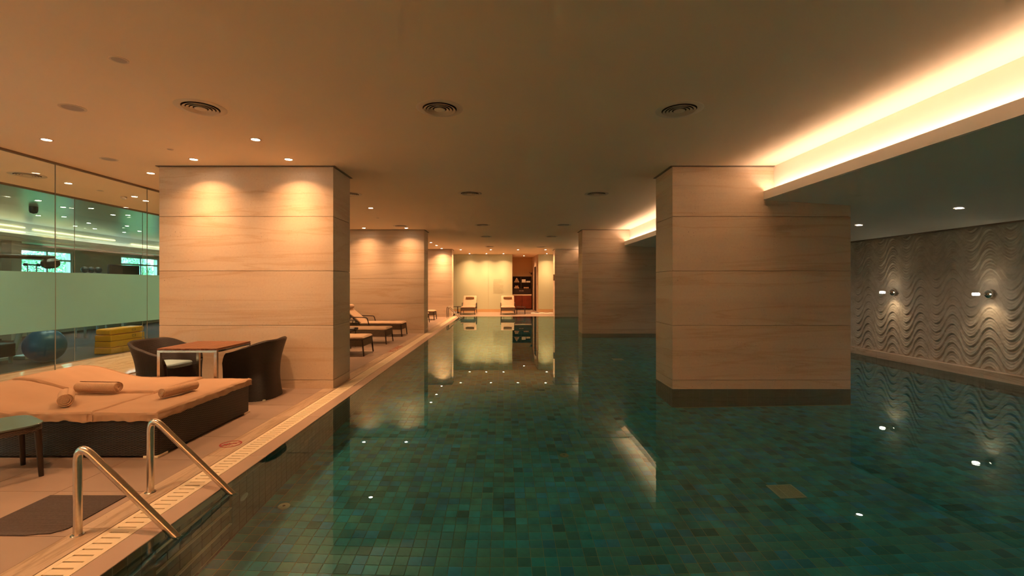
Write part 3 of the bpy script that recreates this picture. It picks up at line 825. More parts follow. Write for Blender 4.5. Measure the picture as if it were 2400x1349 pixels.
for x, y, lb in [
 (-2.74, 4.21, 'large round air diffuser at upper left, above the near left pillar'),
 (-.58, 4.23, 'large round air diffuser at top centre of the picture'),
 (1.61, 4.26, 'large round air diffuser at upper right, before the near pool pillar'),
 (-2.71, 8.2, 'round air diffuser half hidden by the right edge of the near left pillar'),
 (-.59, 8.14, 'round air diffuser of the second row, centre'),
 (1.636, 8.18, 'round air diffuser of the second row, right'),
 (-2.78, 12.6, 'round air diffuser above the middle left pillar'),
 (-.56, 12.4, 'round air diffuser of the third row, centre'),
 (1.60, 12.4, 'round air diffuser of the third row, right'),
 (-.58, 15.35, 'round air diffuser of the fourth row, centre'),
 (1.59, 15.35, 'round air diffuser of the fourth row, right'),
 (-.57, 19.4, 'round air diffuser of the last row, left'),
 (1.58, 19.6, 'round air diffuser of the last row, right'),
 (-6.94, 6.78, 'round air diffuser behind the clear glass at far left')]:
    diffuser(x, y, lb)
def disc(x, y, r, label, cat, name):
    t = thing(name, label, cat, (x, y, 3.0))
    MB().lathe([(r*.8, -.004), (r, -.004), (r, 0)], 32, caps=False).build('rim', M_vent, t, recalc=False)
    MB().lathe([(.001, -.003), (r*.8, -.003)], 32, caps=False).build('face', M_speaker, t, recalc=False)
disc(-2.74, 3.315, .058, 'small unlit round fitting in the ceiling near the top left', 'ceiling fitting', 'ceiling_fitting')
disc(-3.9, 4.21, .1, 'pale round ceiling speaker at upper left', 'speaker', 'ceiling_speaker')
disc(-5.03, 5.93, .095, 'pale round ceiling speaker close to the clear glass wall', 'speaker', 'ceiling_speaker')
disc(-3.94, 5.5, .035, 'tiny round sprinkler cover before the near left pillar', 'sprinkler', 'sprinkler_cover')
disc(-3.0, 11.1, .035, 'tiny round sprinkler cover between near and middle left pillars', 'sprinkler', 'sprinkler_cover')
disc(-6.85, 7.9, .05, 'small round ceiling cover behind the clear glass', 'ceiling fitting', 'ceiling_fitting')
t = thing('smoke_detector', 'small round smoke detector behind the clear glass', 'smoke detector', (-6.9, 8.45, 3.0))
MB().lathe([(.05, 0), (.05, -.02), (.035, -.045), (.001, -.048)], 24, caps=False).build('housing', M_vent, t, True, recalc=False)
t = thing('dome_camera', 'dark dome camera hanging from the gym ceiling', 'camera', (-9.6, 9.5, 3.0))
MB().lathe([(.07, 0), (.07, -.09), (.055, -.13), (.001, -.15)], 24, caps=False).build('dome', M_gymdark, t, True, recalc=False)

# wall lamps on the relief
for y, lb in ((6.97, 'chrome wall lamp on the relief wall, right one'), (8.69, 'chrome wall lamp on the relief wall, left one')):
    t = thing('wall_lamp', lb, 'wall lamp', (XR+.04, y, 1.26), group='wall lamps on the carved wall')
    R = Matrix.Rotation(-PI/2, 4, 'Y')
    MB().lathe([(.001, .0), (.058, .0), (.058, .018), (.050, .024), (.001, .024)], 32, R, caps=False).build('back_plate', M_chrome, t, True)
    arm = MB().tube([(-.04, 0, 0), (-.19, 0, 0)], .011, 12).build('arm', M_chrome, t, True)
    MB().lathe([(.001, .022), (.035, .020), (.044, .012), (.044, .006), (.001, .006)], 28, Matrix.Translation((-.20, 0, 0)), caps=False).build('upper_cap', M_walllamp, arm, True)
    MB().lathe([(.001, -.022), (.035, -.020), (.044, -.012), (.044, -.006), (.001, -.006)], 28, Matrix.Translation((-.20, 0, 0)), caps=False).build('lower_cap', M_walllamp, arm, True)
    MB().lathe([(.044, .005), (.048, .005), (.048, -.005), (.044, -.005), (.044, .005)], 28, Matrix.Translation((-.20, 0, 0)), caps=False).build('band', M_chrome, arm, True)
    for dz, rx, pw in ((.03, PI, .5), (-.03, 0, 2.2)):
        ld = bpy.data.lights.new('wall_lamp_beam', 'SPOT'); ld.energy = pw; ld.spot_size = math.radians(90); ld.spot_blend = .7; ld.color = (1, .70, .40); ld.shadow_soft_size = .02
        lo = bpy.data.objects.new('wall_lamp_beam', ld); COL.objects.link(lo); lo.location = (XR-.15, y, 1.26+dz); lo.rotation_euler = (rx, 0, 0)
        lo.rotation_euler = (0, math.radians(-24 if dz < 0 else 180+24), 0)

# ================================================================ POOL FITTINGS
def rail(y, label, g='handrails'):
    t = thing('handrail', label, 'handrail', (-2.38, y, 0), group=g)
    pts = path([(0, 0, .0), (0, 0, .52), (.572, 0, -.035)], 8, .11)
    tb_ = MB().tube(pts, .0215, 18).build('tube', M_steel, t, True)
    MB().lathe([(.001, .001), (.034, .001), (.030, .005), (.001, .005)], 20, caps=False).build('foot_flange', M_steel, tb_, True)
rail(2.60, 'nearest curved steel pool handrail, rising beside the dark mat', 'handrails of the near ladder')
rail(3.135, 'second curved steel pool handrail, before the wicker daybed', 'handrails of the near ladder')
rail(19.6, 'front steel handrail of the far pool ladder', 'handrails of the far ladder')
rail(20.15, 'rear steel handrail of the far pool ladder', 'handrails of the far ladder')
def grate(x, y, label):
    t = thing('floor_grate', label, 'drain grate', (x, y, ZP+.001), group='grates on the pool floor')
    s = .11; m = MB(); m.box(-s, s, -s, -s+.012, 0, .012).box(-s, s, s-.012, s, 0, .012).box(-s, -s+.012, -s, s, 0, .012).box(s-.012, s, -s, s, 0, .012)
    m.box(-.04, -.034, -s, s, 0, .012).box(.034, .04, -s, s, 0, .012); m.build('frame', M_white_p, t)
    b = MB()
    for k in range(17): b.box(-s+.012, s-.012, -s+.018+k*.0118, -s+.0225+k*.0118, .001, .009)
    for k in range(14): b.box(-s+.02+k*.0142, -s+.024+k*.0142, -s+.012, s-.012, .001, .008)
    b.build('mesh_bars', M_white_p, t)['kind'] = 'stuff'
    MB().box(-s, s, -s, s, .0, .001).build('sump', M_dark, t)
grate(2.4, 3.95, 'square pale drain grate on the pool floor, near one at lower right')
grate(2.41, 9.8, 'square pale drain grate on the pool floor between the pool pillars')
t = thing('floor_inlet', 'round pale water inlet on the pool floor near the handrails', 'water inlet', (-1.775, 3.76, ZP))
MB().lathe([(.012, .004), (.012, .012), (.044, .010), (.048, .0)], 28, caps=False).build('disc', M_inlet, t, True)
MB().lathe([(.001, .005), (.012, .005)], 16, caps=False).build('bore', M_dark, t)
t = thing('floor_inlet', 'round water inlet on the pool floor at the middle of the pool', 'water inlet', (.62, 4.76, ZP))
MB().lathe([(.012, .004), (.012, .012), (.044, .010), (.048, .0)], 28, caps=False).build('disc', M_grout, t, True)
t = thing('wall_inlet', 'round grey lens in the tiled pool side wall beyond the handrails', 'water inlet', (XL, 3.477, -.473))
MB().lathe([(.001, .012), (.03, .010), (.05, .004), (.052, 0)], 28, Matrix.Rotation(PI/2, 4, 'Y'), caps=False).build('disc', M_gymgrey, t, True)
# markings on the far pool wall (too small to read)
t = thing('depth_marking', 'tiny pale lettering on the far pool wall under the loungers', 'marking', (0, YP-.004, 0))
m = MB()
for x0, x1 in ((-1.66, -1.50), (-1.47, -1.36), (-1.32, -1.26), (-.03, .0), (.04, .20), (.23, .41)):
    x = x0
    while x < x1: m.box(x, x+.022, -.004, 0, -.42, -.36); x += .032
m.build('letters', M_white_p, t)
# no diving emblem on the kerb
t = thing('no_diving_sign', 'round red no diving emblem painted on the kerb strip', 'floor marking', (-2.395, 4.085, .0015))
m = MB(); m.lathe([(.076, 0), (.088, 0), (.088, .0006), (.076, .0006), (.076, 0)], 48, caps=False); m.build('ring', M_red, t)
s_ = MB(); s_.box(-.08, .08, -.006, .006, .0002, .0008, Matrix.Rotation(math.radians(42), 4, 'Z')); s_.build('slash', M_red, t)
d_ = MB()
d_.lathe([(.001, .0002), (.011, .0002), (.011, .0009), (.001, .0009)], 16, Matrix.Translation((-.042, -.018, 0)), caps=False)
d_.box(-.035, .03, -.007, .007, .0002, .0009, Matrix.Translation((0, .004, 0)) @ Matrix.Rotation(.3, 4, 'Z'))
d_.box(.0, .045, -.005, .005, .0002, .0009, Matrix.Translation((.01, .022, 0)) @ Matrix.Rotation(-.4, 4, 'Z'))
d_.box(-.03, .0, -.004, .004, .0002, .0009, Matrix.Translation((-.02, .02, 0)) @ Matrix.Rotation(1.9, 4, 'Z'))
for k in range(4): d_.box(-.05+k*.026, -.034+k*.026, -.042, -.036, .0002, .0009)
d_.build('diver', M_red, t)
# red lettering beside the loungers
fc = bpy.data.curves.new('deck_lettering', 'FONT'); fc.body = 'NO DIVING'; fc.size = .19; fc.extrude = .0005; fc.align_x = 'LEFT'
tmp = bpy.data.objects.new('tmp', fc); COL.objects.link(tmp); bpy.context.view_layer.update()
lm = bpy.data.meshes.new_from_object(tmp.evaluated_get(bpy.context.evaluated_depsgraph_get())); bpy.data.objects.remove(tmp)
lm.materials.clear(); lm.materials.append(M_redfade)
fo = bpy.data.objects.new('deck_lettering', lm); COL.objects.link(fo); fo.location = (-2.30, 9.72, .0015); fo.rotation_euler = (0, 0, PI/2)
tag(fo, 'faded red lettering painted on the deck beside the loungers', 'floor marking')
# mat
t_ = MB(); mp = [(-3.0, 2.59), (-2.66, 2.585), (-2.60, 2.60), (-2.54, 2.605), (-2.49, 2.66), (-2.49, 3.075), (-3.0, 3.08)]
t_.prism(mp, .0, .006)
for k in range(40): t_.box(-2.995, -2.495-(.09 if k < 1 else 0), 2.62+k*.0115, 2.6255+k*.0115, .006, .0072)
tag(t_.build('floor_mat', M_mat), 'dark ribbed rubber mat lying on the deck by the nearest handrail', 'mat')

# ================================================================ DAYBED
BX0, BX1, BY0, BY1 = -4.66, -2.79, 3.75, 5.11
bed = thing('daybed', 'large low wicker daybed with a peach sheet, before the near left pillar', 'daybed', ((BX0+BX1)/2, (BY0+BY1)/2, 0))
hx = (BX1-BX0)/2; hy = (BY1-BY0)/2
def rrect(hx, hy, r, n=6):
    out = []
    for cx, cy, a0 in ((hx-r, hy-r, 0), (-hx+r, hy-r, PI/2), (-hx+r, -hy+r, PI), (hx-r, -hy+r, 3*PI/2)):
        for k in range(n+1):
            a = a0+PI/2*k/n; out.append((cx+r*math.cos(a), cy+r*math.sin(a)))
    return out
def wall_loop(poly, z0, z1, m=None, nz=1, scale=None):
    """closed upright band with surface coordinates in metres"""
    m = m or MB(); n = len(poly); d = [0]
    for i in range(n):
        a = poly[i]; b = poly[(i+1) % n]; d.append(d[-1]+math.hypot(b[0]-a[0], b[1]-a[1]))
    for i in range(n):
        a = poly[i]; b = poly[(i+1) % n]
        m.add([(a[0], a[1], z0), (b[0], b[1], z0), (b[0], b[1], z1), (a[0], a[1], z1)], [(0, 1, 2, 3)], None, [((d[i], z0), (d[i+1], z0), (d[i+1], z1), (d[i], z1))])
    return m
bp_ = rrect(hx, hy, .03)
m = wall_loop(bp_, .018, .315); m.add([(x, y, .315) for x, y in bp_], [list(range(len(bp_)))], None, [[(x, y) for x, y in bp_]])
m.build('wicker_base', M_wickb, bed, recalc=False)
for sx in (-1, 1):
    for sy in (-1, 1):
        MB().box(sx*(hx-.055)-.06, sx*(hx-.055)+.06, sy*(hy-.055)-.06, sy*(hy-.055)+.06, 0, .02).build('foot', M_grille, bed, bevel=.004)
def sheet(x0, x1, y0, y1, top, drop, seed=0, nx=90, ny=70, hem=.0, raise_y=None):
    """draped sheet over a mattress: soft edge, wavy hem, faint creases. local coordinates of the bed."""
    def fn(u, v):
        # parameter runs past the edge and folds down
        e = .11
        X = x0-e+(x1-x0+2*e)*u; Y = y0-e+(y1-y0+2*e)*v
        ox = max(0, x0-X, X-x1); oy = max(0, y0-Y, Y-y1)
        cx = min(max(X, x0), x1); cy = min(max(Y, y0), y1)
        o = max(ox, oy); t = o/e
        rr = .035
        px = cx+(math.copysign(min(ox, rr)*.55, X-cx) if ox else 0); py = cy+(math.copysign(min(oy, rr)*.55, Y-cy) if oy else 0)
        z = top(cx, cy)
        s = X+Y*1.3
        wob = noise.noise(Vector((X*5, Y*5, seed)))
        if o > 0:
            fold = .5+.5*noise.noise(Vector((X*16, Y*16, seed+3)))
            px += (px-cx)*(fold-.5)*1.3; py += (py-cy)*(fold-.5)*1.3
            z -= (1-math.cos(min(1, t)*PI*.5))*.035+t*(drop-.035)*(1+.32*noise.noise(Vector((X*13, Y*13, seed+1))))
        z += .0045*wob*(1-t)+.004*noise.noise(Vector((X*2.2+Y*9, Y*3, seed+8)))*(1-t)
        near = min(abs(X-x0), abs(X-x1), abs(Y-y0), abs(Y-y1))
        z -= .012*math.exp(-(near/.03)**2)*(1 if o == 0 else 0)
        return (px, py, z)
    return MB().grid(fn, nx, ny)
TOP = .378
xs = -3.32-bed.location.x       # seam between foot and head part
def head(off):
    def f(x, y):
        X = x+bed.location.x
        t = max(0, min(1, (-3.92-X)/.65)); return TOP+off+(.125)*(t*t*(3-2*t))*1.0
    return f
ym = 4.42-bed.location.y
sheet(xs, hx-.005, -hy+.005, hy-.005, lambda x, y: TOP, .075, 1).build('foot_mattress', M_sheet, bed, True, recalc=False)
sheet(-hx+.01, xs-.002, -hy+.005, ym-.004, head(0), .08, 5).build('near_head_mattress', M_sheet, bed, True, recalc=False)
sheet(-hx+.01, xs+.0, ym+.004, hy-.005, head(.016), .085, 9).build('far_head_mattress', M_sheet, bed, True, recalc=False)
# small skirt of mattress stuffing so gaps stay closed
MB().box(-hx+.03, hx-.03, -hy+.03, hy-.03, .31, .355).build('mattress_core', M_sheet, bed)
def towel_roll(x, y, z, rz, length, r, label, folded=False):
    t = thing('rolled_towel', label, 'towel', (x, y, z), rz, 'rolled towels on the daybed')
    m = MB(); turns = 3.2; n = 96
    sp = []
    for k in range(n+1):
        a = turns*2*PI*k/n; rr = r*(.16+.84*k/n); rr *= 1+.03*math.sin(3*a)
        sp.append((rr*math.cos(a), rr*math.sin(a)*.93))
    th = r*.14
    def fn(u, v):
        # thick spiral band: v 0..1 over outer side then inner side
        k = u*n; i = min(n-1, int(k)); f = k-i
        x_ = sp[i][0]*(1-f)+sp[i+1][0]*f; z_ = sp[i][1]*(1-f)+sp[i+1][1]*f
        d = math.hypot(x_, z_) or 1e-5
        prof = [(-.5, 0), (-.5+.01, 1), (.5-.01, 1), (.5, 0), (.5-.01, -1), (-.5+.01, -1), (-.5, 0)]
        q = v*6; j = min(5, int(q)); g = q-j
        yy = prof[j][0]*(1-g)+prof[j+1][0]*g; oo = prof[j][1]*(1-g)+prof[j+1][1]*g
        s = (d+oo*th*.5)/d
        sk = .012*math.sin(u*19)*length
        return (x_*s, yy*length+sk, z_*s)
    m.grid(fn, n, 6)
    m.build('terry_roll', M_towel, t, True, recalc=False)
    MB().lathe([(r*.86, -length*.485), (r*.86, length*.485)], 24, Matrix.Rotation(PI/2, 4, 'X')).build('core', M_towel, t, True)
    return t
towel_roll(-3.74, 3.97, TOP+.060, math.radians(42), .32, .058, 'rolled towel with its spiral end to the camera, left on the daybed')
towel_roll(-3.80, 4.36, TOP+.062, math.radians(86), .40, .052, 'plump folded towel lying crosswise behind the spiral roll')
towel_roll(-3.02, 4.33, TOP+.052, math.radians(-12), .36, .046, 'rolled towel on the foot part of the daybed, right one')

# ================================================================ WICKER SIDE TABLE lower left
st = thing('side_table', 'low wicker side table with dark glass top at lower left', 'side table', (-3.66, 3.33, 0), math.radians(-31))
sp_ = rrect(.235, .235, .12, 8)
MB().prism(sp_, .375, .388).build('glass_top', M_tank, st, bevel=.003)
m = wall_loop(rrect(.23, .23, .118, 8), .335, .374); m.build('wicker_apron', M_wickt, st, recalc=False)
MB().prism(rrect(.225, .225, .115, 8), .345, .36).build('under_panel', M_wdark, st)
for sx in (-1, 1):
    for sy in (-1, 1):
        m = MB(); m.tube([(sx*.19, sy*.19, .345), (sx*.205, sy*.205, 0)], .021, 14, r2=.015)
        m.build('leg', M_wickt, st, True)

# ================================================================ SLATTED TABLE
tx0, tx1, ty0, ty1, tz = -3.85, -3.185, 5.165, 5.86, .69
tb = thing('dining_table', 'square table with reddish wooden slats and steel legs', 'table', ((tx0+tx1)/2, (ty0+ty1)/2, 0))
hx2 = (tx1-tx0)/2; hy2 = (ty1-ty0)/2
ns = 15; pw = (2*hx2)/ns
sm = MB().box(-pw/2+.003, pw/2-.003, -hy2, hy2, tz-.018, tz).mesh('slat', M_wood)
for k in range(ns): inst('slat', sm, tb, (-hx2+pw*(k+.5), 0, 0))
f = MB(); f.box(-hx2, hx2, -hy2, -hy2+.03, tz-.045, tz-.02).box(-hx2, hx2, hy2-.03, hy2, tz-.045, tz-.02).box(-hx2, -hx2+.03, -hy2+.03, hy2-.03, tz-.045, tz-.02).box(hx2-.03, hx2, -hy2+.03, hy2-.03, tz-.045, tz-.02)
f.build('steel_frame', M_steel, tb, bevel=.002)
for sx in (-1, 1):
    for sy in (-1, 1):
        MB().box(min(sx*hx2, sx*(hx2-.034)), max(sx*hx2, sx*(hx2-.034)), min(sy*hy2, sy*(hy2-.034)), max(sy*hy2, sy*(hy2-.034)), 0, tz-.045).build('leg', M_steel, tb, bevel=.002)

# ================================================================ TUB CHAIRS
def tub_chair(x, y, rz, label, sf=.225):
    t = thing('tub_chair', label, 'chair', (x, y, 0), rz, 'wicker tub chairs')
    A, B = .262, .30
    def P(s):   # plan path: near arm end -> round back -> far arm end; opening towards +x
        n1 = .18
        if s < n1: k = s/n1; return (A*(1-k*1.0)*1.0, -B)
        if s > 1-n1: k = (s-(1-n1))/n1; return (A*k, B)
        a = PI*(s-n1)/(1-2*n1); c, sn = math.cos(a), math.sin(a)
        e = .80
        return (-(abs(sn)**e)*A*1.0, -B*(abs(c)**e)*(1 if c > 0 else -1))
    def nrm(s):
        a = Vector(P(max(0, s-.004))); b = Vector(P(min(1, s+.004))); d = (b-a).normalized(); return Vector((-d.y, d.x))*-1
    def rim(s):
        q = abs(s-.5)*2
        k = max(0, min(1, (q-.25)/.75)); k = k*k*(3-2*k)
        z = .715-.15*k
        end = max(0, q-.93)/.07
        return z-.10*end**2
    def waist(z): 
        zz = z/.715
        return .008-.040*math.sin(min(1, zz*1.02)*PI)+.050*zz**2.2
    th = .04
    def fn(u, v):
        s = u; p = Vector(P(s)); n = nrm(s); rz_ = rim(s)
        if n.dot(p) < 0 and n.length: n = -n if abs(p.length) > .05 else n
        if v < .5: z = rz_*(v/.5); off = waist(z)
        elif v < .6:
            k = (v-.5)/.1; z = rz_+math.sin(k*PI)*.016; off = waist(rz_)-th*k
        else:
            k = (v-.6)/.4; z = rz_-(rz_-.30)*k; off = waist(z)-th
        q = p+n*off
        return (q.x, q.y, z)
    m = MB(); m.grid(fn, 96, 50, 1.55, 1.3)
    m.build('wicker_shell', M_wick, t, True, recalc=False)
    # arm ends closed
    for s in (0, 1):
        zt = rim(s); c = MB()
        def fe(u, v):
            z = v*zt; p = Vector(P(s)); n = nrm(s)
            if n.dot(p) < 0: n = -n
            o = waist(z)-th*u; b = math.sin(u*PI)*.012
            return (p.x+b, (p+n*o).y, z)
        c.grid(fe, 6, 16, .05, .56); c.build('arm_end', M_wick, t, True, recalc=False)
    fp = MB(); fp.grid(lambda u, v: (sf+.02*math.sin(v*PI), -.27+.54*u, .0+.40*v), 20, 8, .6, .4); fp.prism(rrect((sf+.15)/2, .20, .1, 6), .385, .395, Matrix.Translation(((sf-.15)/2, 0, 0)))
    fp.build('front_panel', M_wick, t, True, recalc=False)
    cm = MB(); cm.prism([(px-.0, py) for px, py in rrect((sf+.02+.17)/2, .20, .09, 6)], .40, .455, Matrix.Translation(((sf+.02-.17)/2, 0, 0)))
    cm.build('seat_cushion', M_cush, t, True, bevel=.018)
    pl = MB(); pl.lathe([(.001, 0), (.018, 0), (.018, .014), (.001, .014)], 16, Matrix.Translation((-.20, -.215, 0)), caps=False).lathe([(.001, 0), (.018, 0), (.018, .014), (.001, .014)], 16, Matrix.Translation((-.215, .245, 0)), caps=False)
    pl.build('glides', M_white_p, t)
tub_chair(-4.14, 5.69, math.radians(-8), 'wicker tub chair left of the slatted table with grey cushion showing')
tub_chair(-3.10, 5.85, math.radians(180), 'wicker tub chair right of the slatted table, showing its woven outside', .075)

# ================================================================ LOUNGERS
def cushion(m, x0, x1, y0, y1, th, M=None, seed=0):
    def fn(u, v):
        a = (v-.5)*2
        # cross-section loop around
        X = x0+(x1-x0)*u; e = min(1, min(u, 1-u)/.03)**.5
        ang = v*2*PI; cx = math.cos(ang); sx = math.sin(ang)
        sup = lambda c, p: math.copysign(abs(c)**p, c)
        Y = (y0+y1)/2+(y1-y0)/2*sup(cx, .35)*(.97+.03*e); Z = th/2+th/2*sup(sx, .6)*e
        Z += .006*noise.noise(Vector((X*6, Y*6, seed)))*e
        return (X, Y, Z)
    m.grid(fn, 36, 28, cu=False, M=M); return m
def lounger(loc, rz, label, group, pillow='cream'):
    t = thing('sun_lounger', label, 'sun lounger', loc, rz, group)
    W = .33
    MB().box(-1.88, -.02, -W, -W+.022, .19, .325).build('side_panel', M_lpan, t, bevel=.004)
    MB().box(-1.88, -.02, W-.022, W, .19, .325).build('side_panel', M_lpan, t, bevel=.004)
    MB().prism([(-.02, -W), (0, -W), (0, W), (-.02, W)], .19, .325).build('foot_panel', M_lpan, t, bevel=.003)
    MB().box(-1.12, -.02, -W+.022, W-.022, .305, .32).build('deck_panel', M_lpan, t)
    for x, dx in ((-.02, .035), (-1.5, -.04)):
        for sy in (-1, 1):
            MB().tube([(x, sy*(W-.012), .32), (x+dx, sy*(W+.002), 0)], .019, 8, r2=.014).build('leg', M_wdark, t, True)
    for sy in (-1, 1):
        pts = path([(-.86, sy*(W+.012), .27), (-.93, sy*(W+.012), .52), (-1.38, sy*(W+.012), .53), (-1.48, sy*(W+.012), .25)], 5, .05)
        MB().tube(pts, .014, 8).build('armrest', M_wdark, t, True)
    ang = math.radians(40)
    MBk = Matrix.Translation((-1.10, 0, .325)) @ Matrix.Rotation(ang, 4, 'Y')
    bk_ = MB(); bk_.box(-.76, 0, -W+.03, -W+.06, -.02, .0, MBk).box(-.76, 0, W-.06, W-.03, -.02, 0, MBk)
    for k in range(6): bk_.box(-.74+k*.135, -.66+k*.135, -W+.06, W-.06, -.015, -.003, MBk)
    bk_.build('backrest_frame', M_wdark, t)
    MB().tube([(-1.55, -.2, .20), (-1.42, -.2, .58)], .01, 6).tube([(-1.55, .2, .20), (-1.42, .2, .58)], .01, 6).build('back_strut', M_wdark, t)
    cushion(MB(), -1.14, .012, -W-.004, W+.004, .065, Matrix.Translation((0, 0, .322)), 2).build('seat_cushion', M_lcush, t, True)
    cushion(MB(), -.80, .02, -W+.005, W-.005, .06, MBk, 4).build('back_cushion', M_lcush, t, True)
    pm = MB(); M2 = MBk @ Matrix.Translation((-.62, 0, .10)) @ Matrix.Rotation(PI/2, 4, 'X')
    if pillow == 'cream':
        pm.lathe([(.001, -.22), (.05, -.215), (.068, -.19), (.072, 0), (.068, .19), (.05, .215), (.001, .22)], 20, M2, caps=False); pm.build('head_pillow', M_lcush, t, True)
    else:
        pm.lathe([(.001, -.21), (.04, -.21), (.062, -.19), (.066, 0), (.062, .19), (.04, .21), (.001, .21)], 16, MBk @ Matrix.Translation((-.58, 0, .09)) @ Matrix.Rotation(PI/2, 4, 'X') @ Matrix.Scale(1, 4), caps=False)
        pm.build('head_pillow', M_pill, t, True)
    return t
gL = 'loungers between the left pillars'
l1 = lounger((-2.765, 12.93, 0), 0, 'cream cushioned lounger farthest back of three before the middle left pillar', gL)
dup(l1, (-2.775, 11.29, 0), 0, 'cream cushioned lounger, middle of three before the middle left pillar')
dup(l1, (-2.755, 9.45, 0), 0, 'cream cushioned lounger, nearest of three before the middle left pillar')
dup(l1, (-2.77, 18.86, 0), 0, 'lounger whose foot end shows just right of the middle left pillar, farther one', 'loungers behind the middle left pillar')
dup(l1, (-2.79, 17.1, 0), 0, 'lounger whose foot end shows just right of the middle left pillar, nearer one', 'loungers behind the middle left pillar')
l2 = lounger((-1.68, 21.85, 0), -PI/2, 'lounger facing the pool before the far wall, left one', 'loungers before the far wall', 'brown')
dup(l2, (.21, 21.85, 0), -PI/2, 'lounger facing the pool before the far wall, right one beside the alcove')
def small_table(x, y, z, r, label, kind='round', nl=4):
    t = thing('side_table', label, 'side table', (x, y, 0))
    if kind == 'round': MB().lathe([(.001, z), (r, z), (r, z-.02), (.001, z-.02)], 28, caps=False).build('table_top', M_wdark, t)
    else: MB().box(-r, r, -r, r, z-.012, z).build('table_top', M_tank, t)
    q = r*.7 if kind == 'round' else r-.012
    if nl == 1:
        MB().tube([(0, 0, z-.02), (0, 0, .01)], .02, 10).build('stem', M_wdark, t, True); MB().lathe([(.001, .012), (r*.6, .010), (r*.6, 0), (.001, 0)], 24, caps=False).build('base', M_wdark, t)
    else:
        for sx in (-1, 1):
            for sy in (-1, 1): MB().tube([(sx*q, sy*q, z-.012), (sx*q, sy*q, 0)], .012, 8).build('leg', M_wdark, t, True)
    return t
small_table(-3.52, 10.37, .40, .24, 'dark low table between the middle and nearest loungers')
small_table(-2.28, 23.2, .34, .24, 'small dark round table left of the left far lounger', nl=1)
small_table(.84, 22.5, .36, .21, 'small open framed table between the right far lounger and the alcove', 'square')
t = thing('tray', 'dark woven tray on the low table between loungers', 'tray', (-3.45, 10.37, .40))
wall_loop(rrect(.18, .13, .03), .001, .045).build('tray_rim', M_wick, t, recalc=False); MB().prism(rrect(.178, .128, .03), .001, .008).build('tray_base', M_wdark, t)
t = thing('folded_cloth', 'small pale cloth lying in the dark woven tray', 'cloth', (-3.40, 10.37, .4085))
MB().prism(rrect(.07, .05, .02), 0, .03).build('cloth', M_white, t, bevel=.008)
# mats near alcove
m = MB(); m.prism([(.7, 22.95), (1.9, 23.0), (1.75, 23.9), (.6, 23.9)], 0, .008)
tag(m.build('floor_mat', M_mat), 'grey mat on the far deck before the alcove', 'mat')
def tw(u, v):
    x = 1.35+1.25*u; y = 22.75+.35*v; return (x, y, .02+.015*math.sin(x*14)+.01*math.sin(v*PI))
m = MB().grid(tw, 30, 4); m.grid(lambda u, v: (tw(u, 0)[0], 22.75, tw(u, 0)[2]*v), 30, 1)
tag(m.build('bath_mat', M_white, recalc=False), 'pale rumpled cloth mat on the far deck right of the alcove', 'mat')

# ================================================================ FAR WALL NOTICE, CABINET
t = thing('wall_notice', 'printed notice of many dark lines on the pale far wall', 'notice', (0, YF-.002, 0))
rn = random.Random(4); m = MB()
rows = [(1.665, -.50, -.10, .018)] + [(1.60-k*.037, -.53, rn.choice([-.02, .0, -.12, -.2, .0, -.3]), .010) for k in range(16)] + [(.995, -.53, .0, .013), (.965, -.53, -.05, .011)]
for z, xa, xb, h in rows:
    x = xa
    while x < xb:
        wd = rn.uniform(.03, .08); wd = min(wd, xb-x+.01)
        m.box(x, x+wd, -.001, 0, z, z+h); x += wd+.014
m.build('printed_lines', M_ink, t)
CY = YF+2.45
cb = thing('towel_cabinet', 'tall cabinet in the alcove, dark towel shelves over a mahogany base', 'cabinet', (1.06, CY, 0))
c = MB(); hw = .54
c.box(-hw, hw, .33, .35, .9, 1.9).box(-hw, -hw+.02, 0, .33, .9, 1.9).box(hw-.02, hw, 0, .33, .9, 1.9).box(-hw, hw, 0, .33, 1.88, 1.9).box(-hw, hw, 0, .33, .9, 1.20)
c.build('shelf_case', M_cab, cb)
MB().box(-.06, -.045, .0, .33, 1.2, 1.88).build('divider', M_lpan, cb)
MB().box(-hw+.02, -.06, 0, .33, 1.535, 1.55).box(-.045, hw-.02, 0, .33, 1.535, 1.55).build('shelf', M_lpan, cb)
MB().box(-hw-.01, hw+.01, -.04, .35, .80, .875).build('counter', M_counter, cb)
MB().box(-hw, -.005, -.02, .35, .06, .80).build('door', M_cabred, cb, bevel=.003)
MB().box(.005, hw, -.02, .35, .06, .80).build('door', M_cabred, cb, bevel=.003)
MB().box(-hw, hw, .02, .35, 0, .06).build('plinth', M_dark, cb)
m = MB()
for x in (-.16, -.12, -.08, -.02, .02, .06): m.box(x, x+.03, -.002, 0, 1.06, 1.085)
m.build('drawer_lettering', M_counter, cb)
def roll(x, z, label, mm, grp):
    t = thing('rolled_towel', label, 'towel', (1.06+x, CY+.16, z), 0, grp)
    MB().lathe([(.03, -.15), (.045, -.148), (.047, -.14), (.047, .14), (.03, .15)], 14, Matrix.Rotation(PI/2, 4, 'X')).build('terry_roll', mm, t, True)
r_ = .047
for row, n in ((0, 3), (1, 2), (2, 1)):
    for k in range(n):
        roll(-.30+(k-(n-1)/2)*.095, 1.55+r_+row*.083, '%s rolled peach towel of the %s row in the upper left shelf pyramid' % (['left', 'middle', 'right'][k] if n == 3 else (['left', 'right'][k] if n == 2 else 'single'), ['bottom', 'middle', 'top'][row]), M_towel, 'towel pyramid on the upper left shelf')
for row, n in ((0, 3), (1, 2)):
    for k in range(n):
        roll(-.30+(k-(n-1)/2)*.095, 1.20+r_+row*.083, '%s rolled towel of the %s layer on the lower left cabinet shelf' % (['left', 'middle', 'right'][k] if n == 3 else ['left', 'right'][k], ['bottom', 'top'][row]), M_towel, 'towel stack on the lower left shelf')
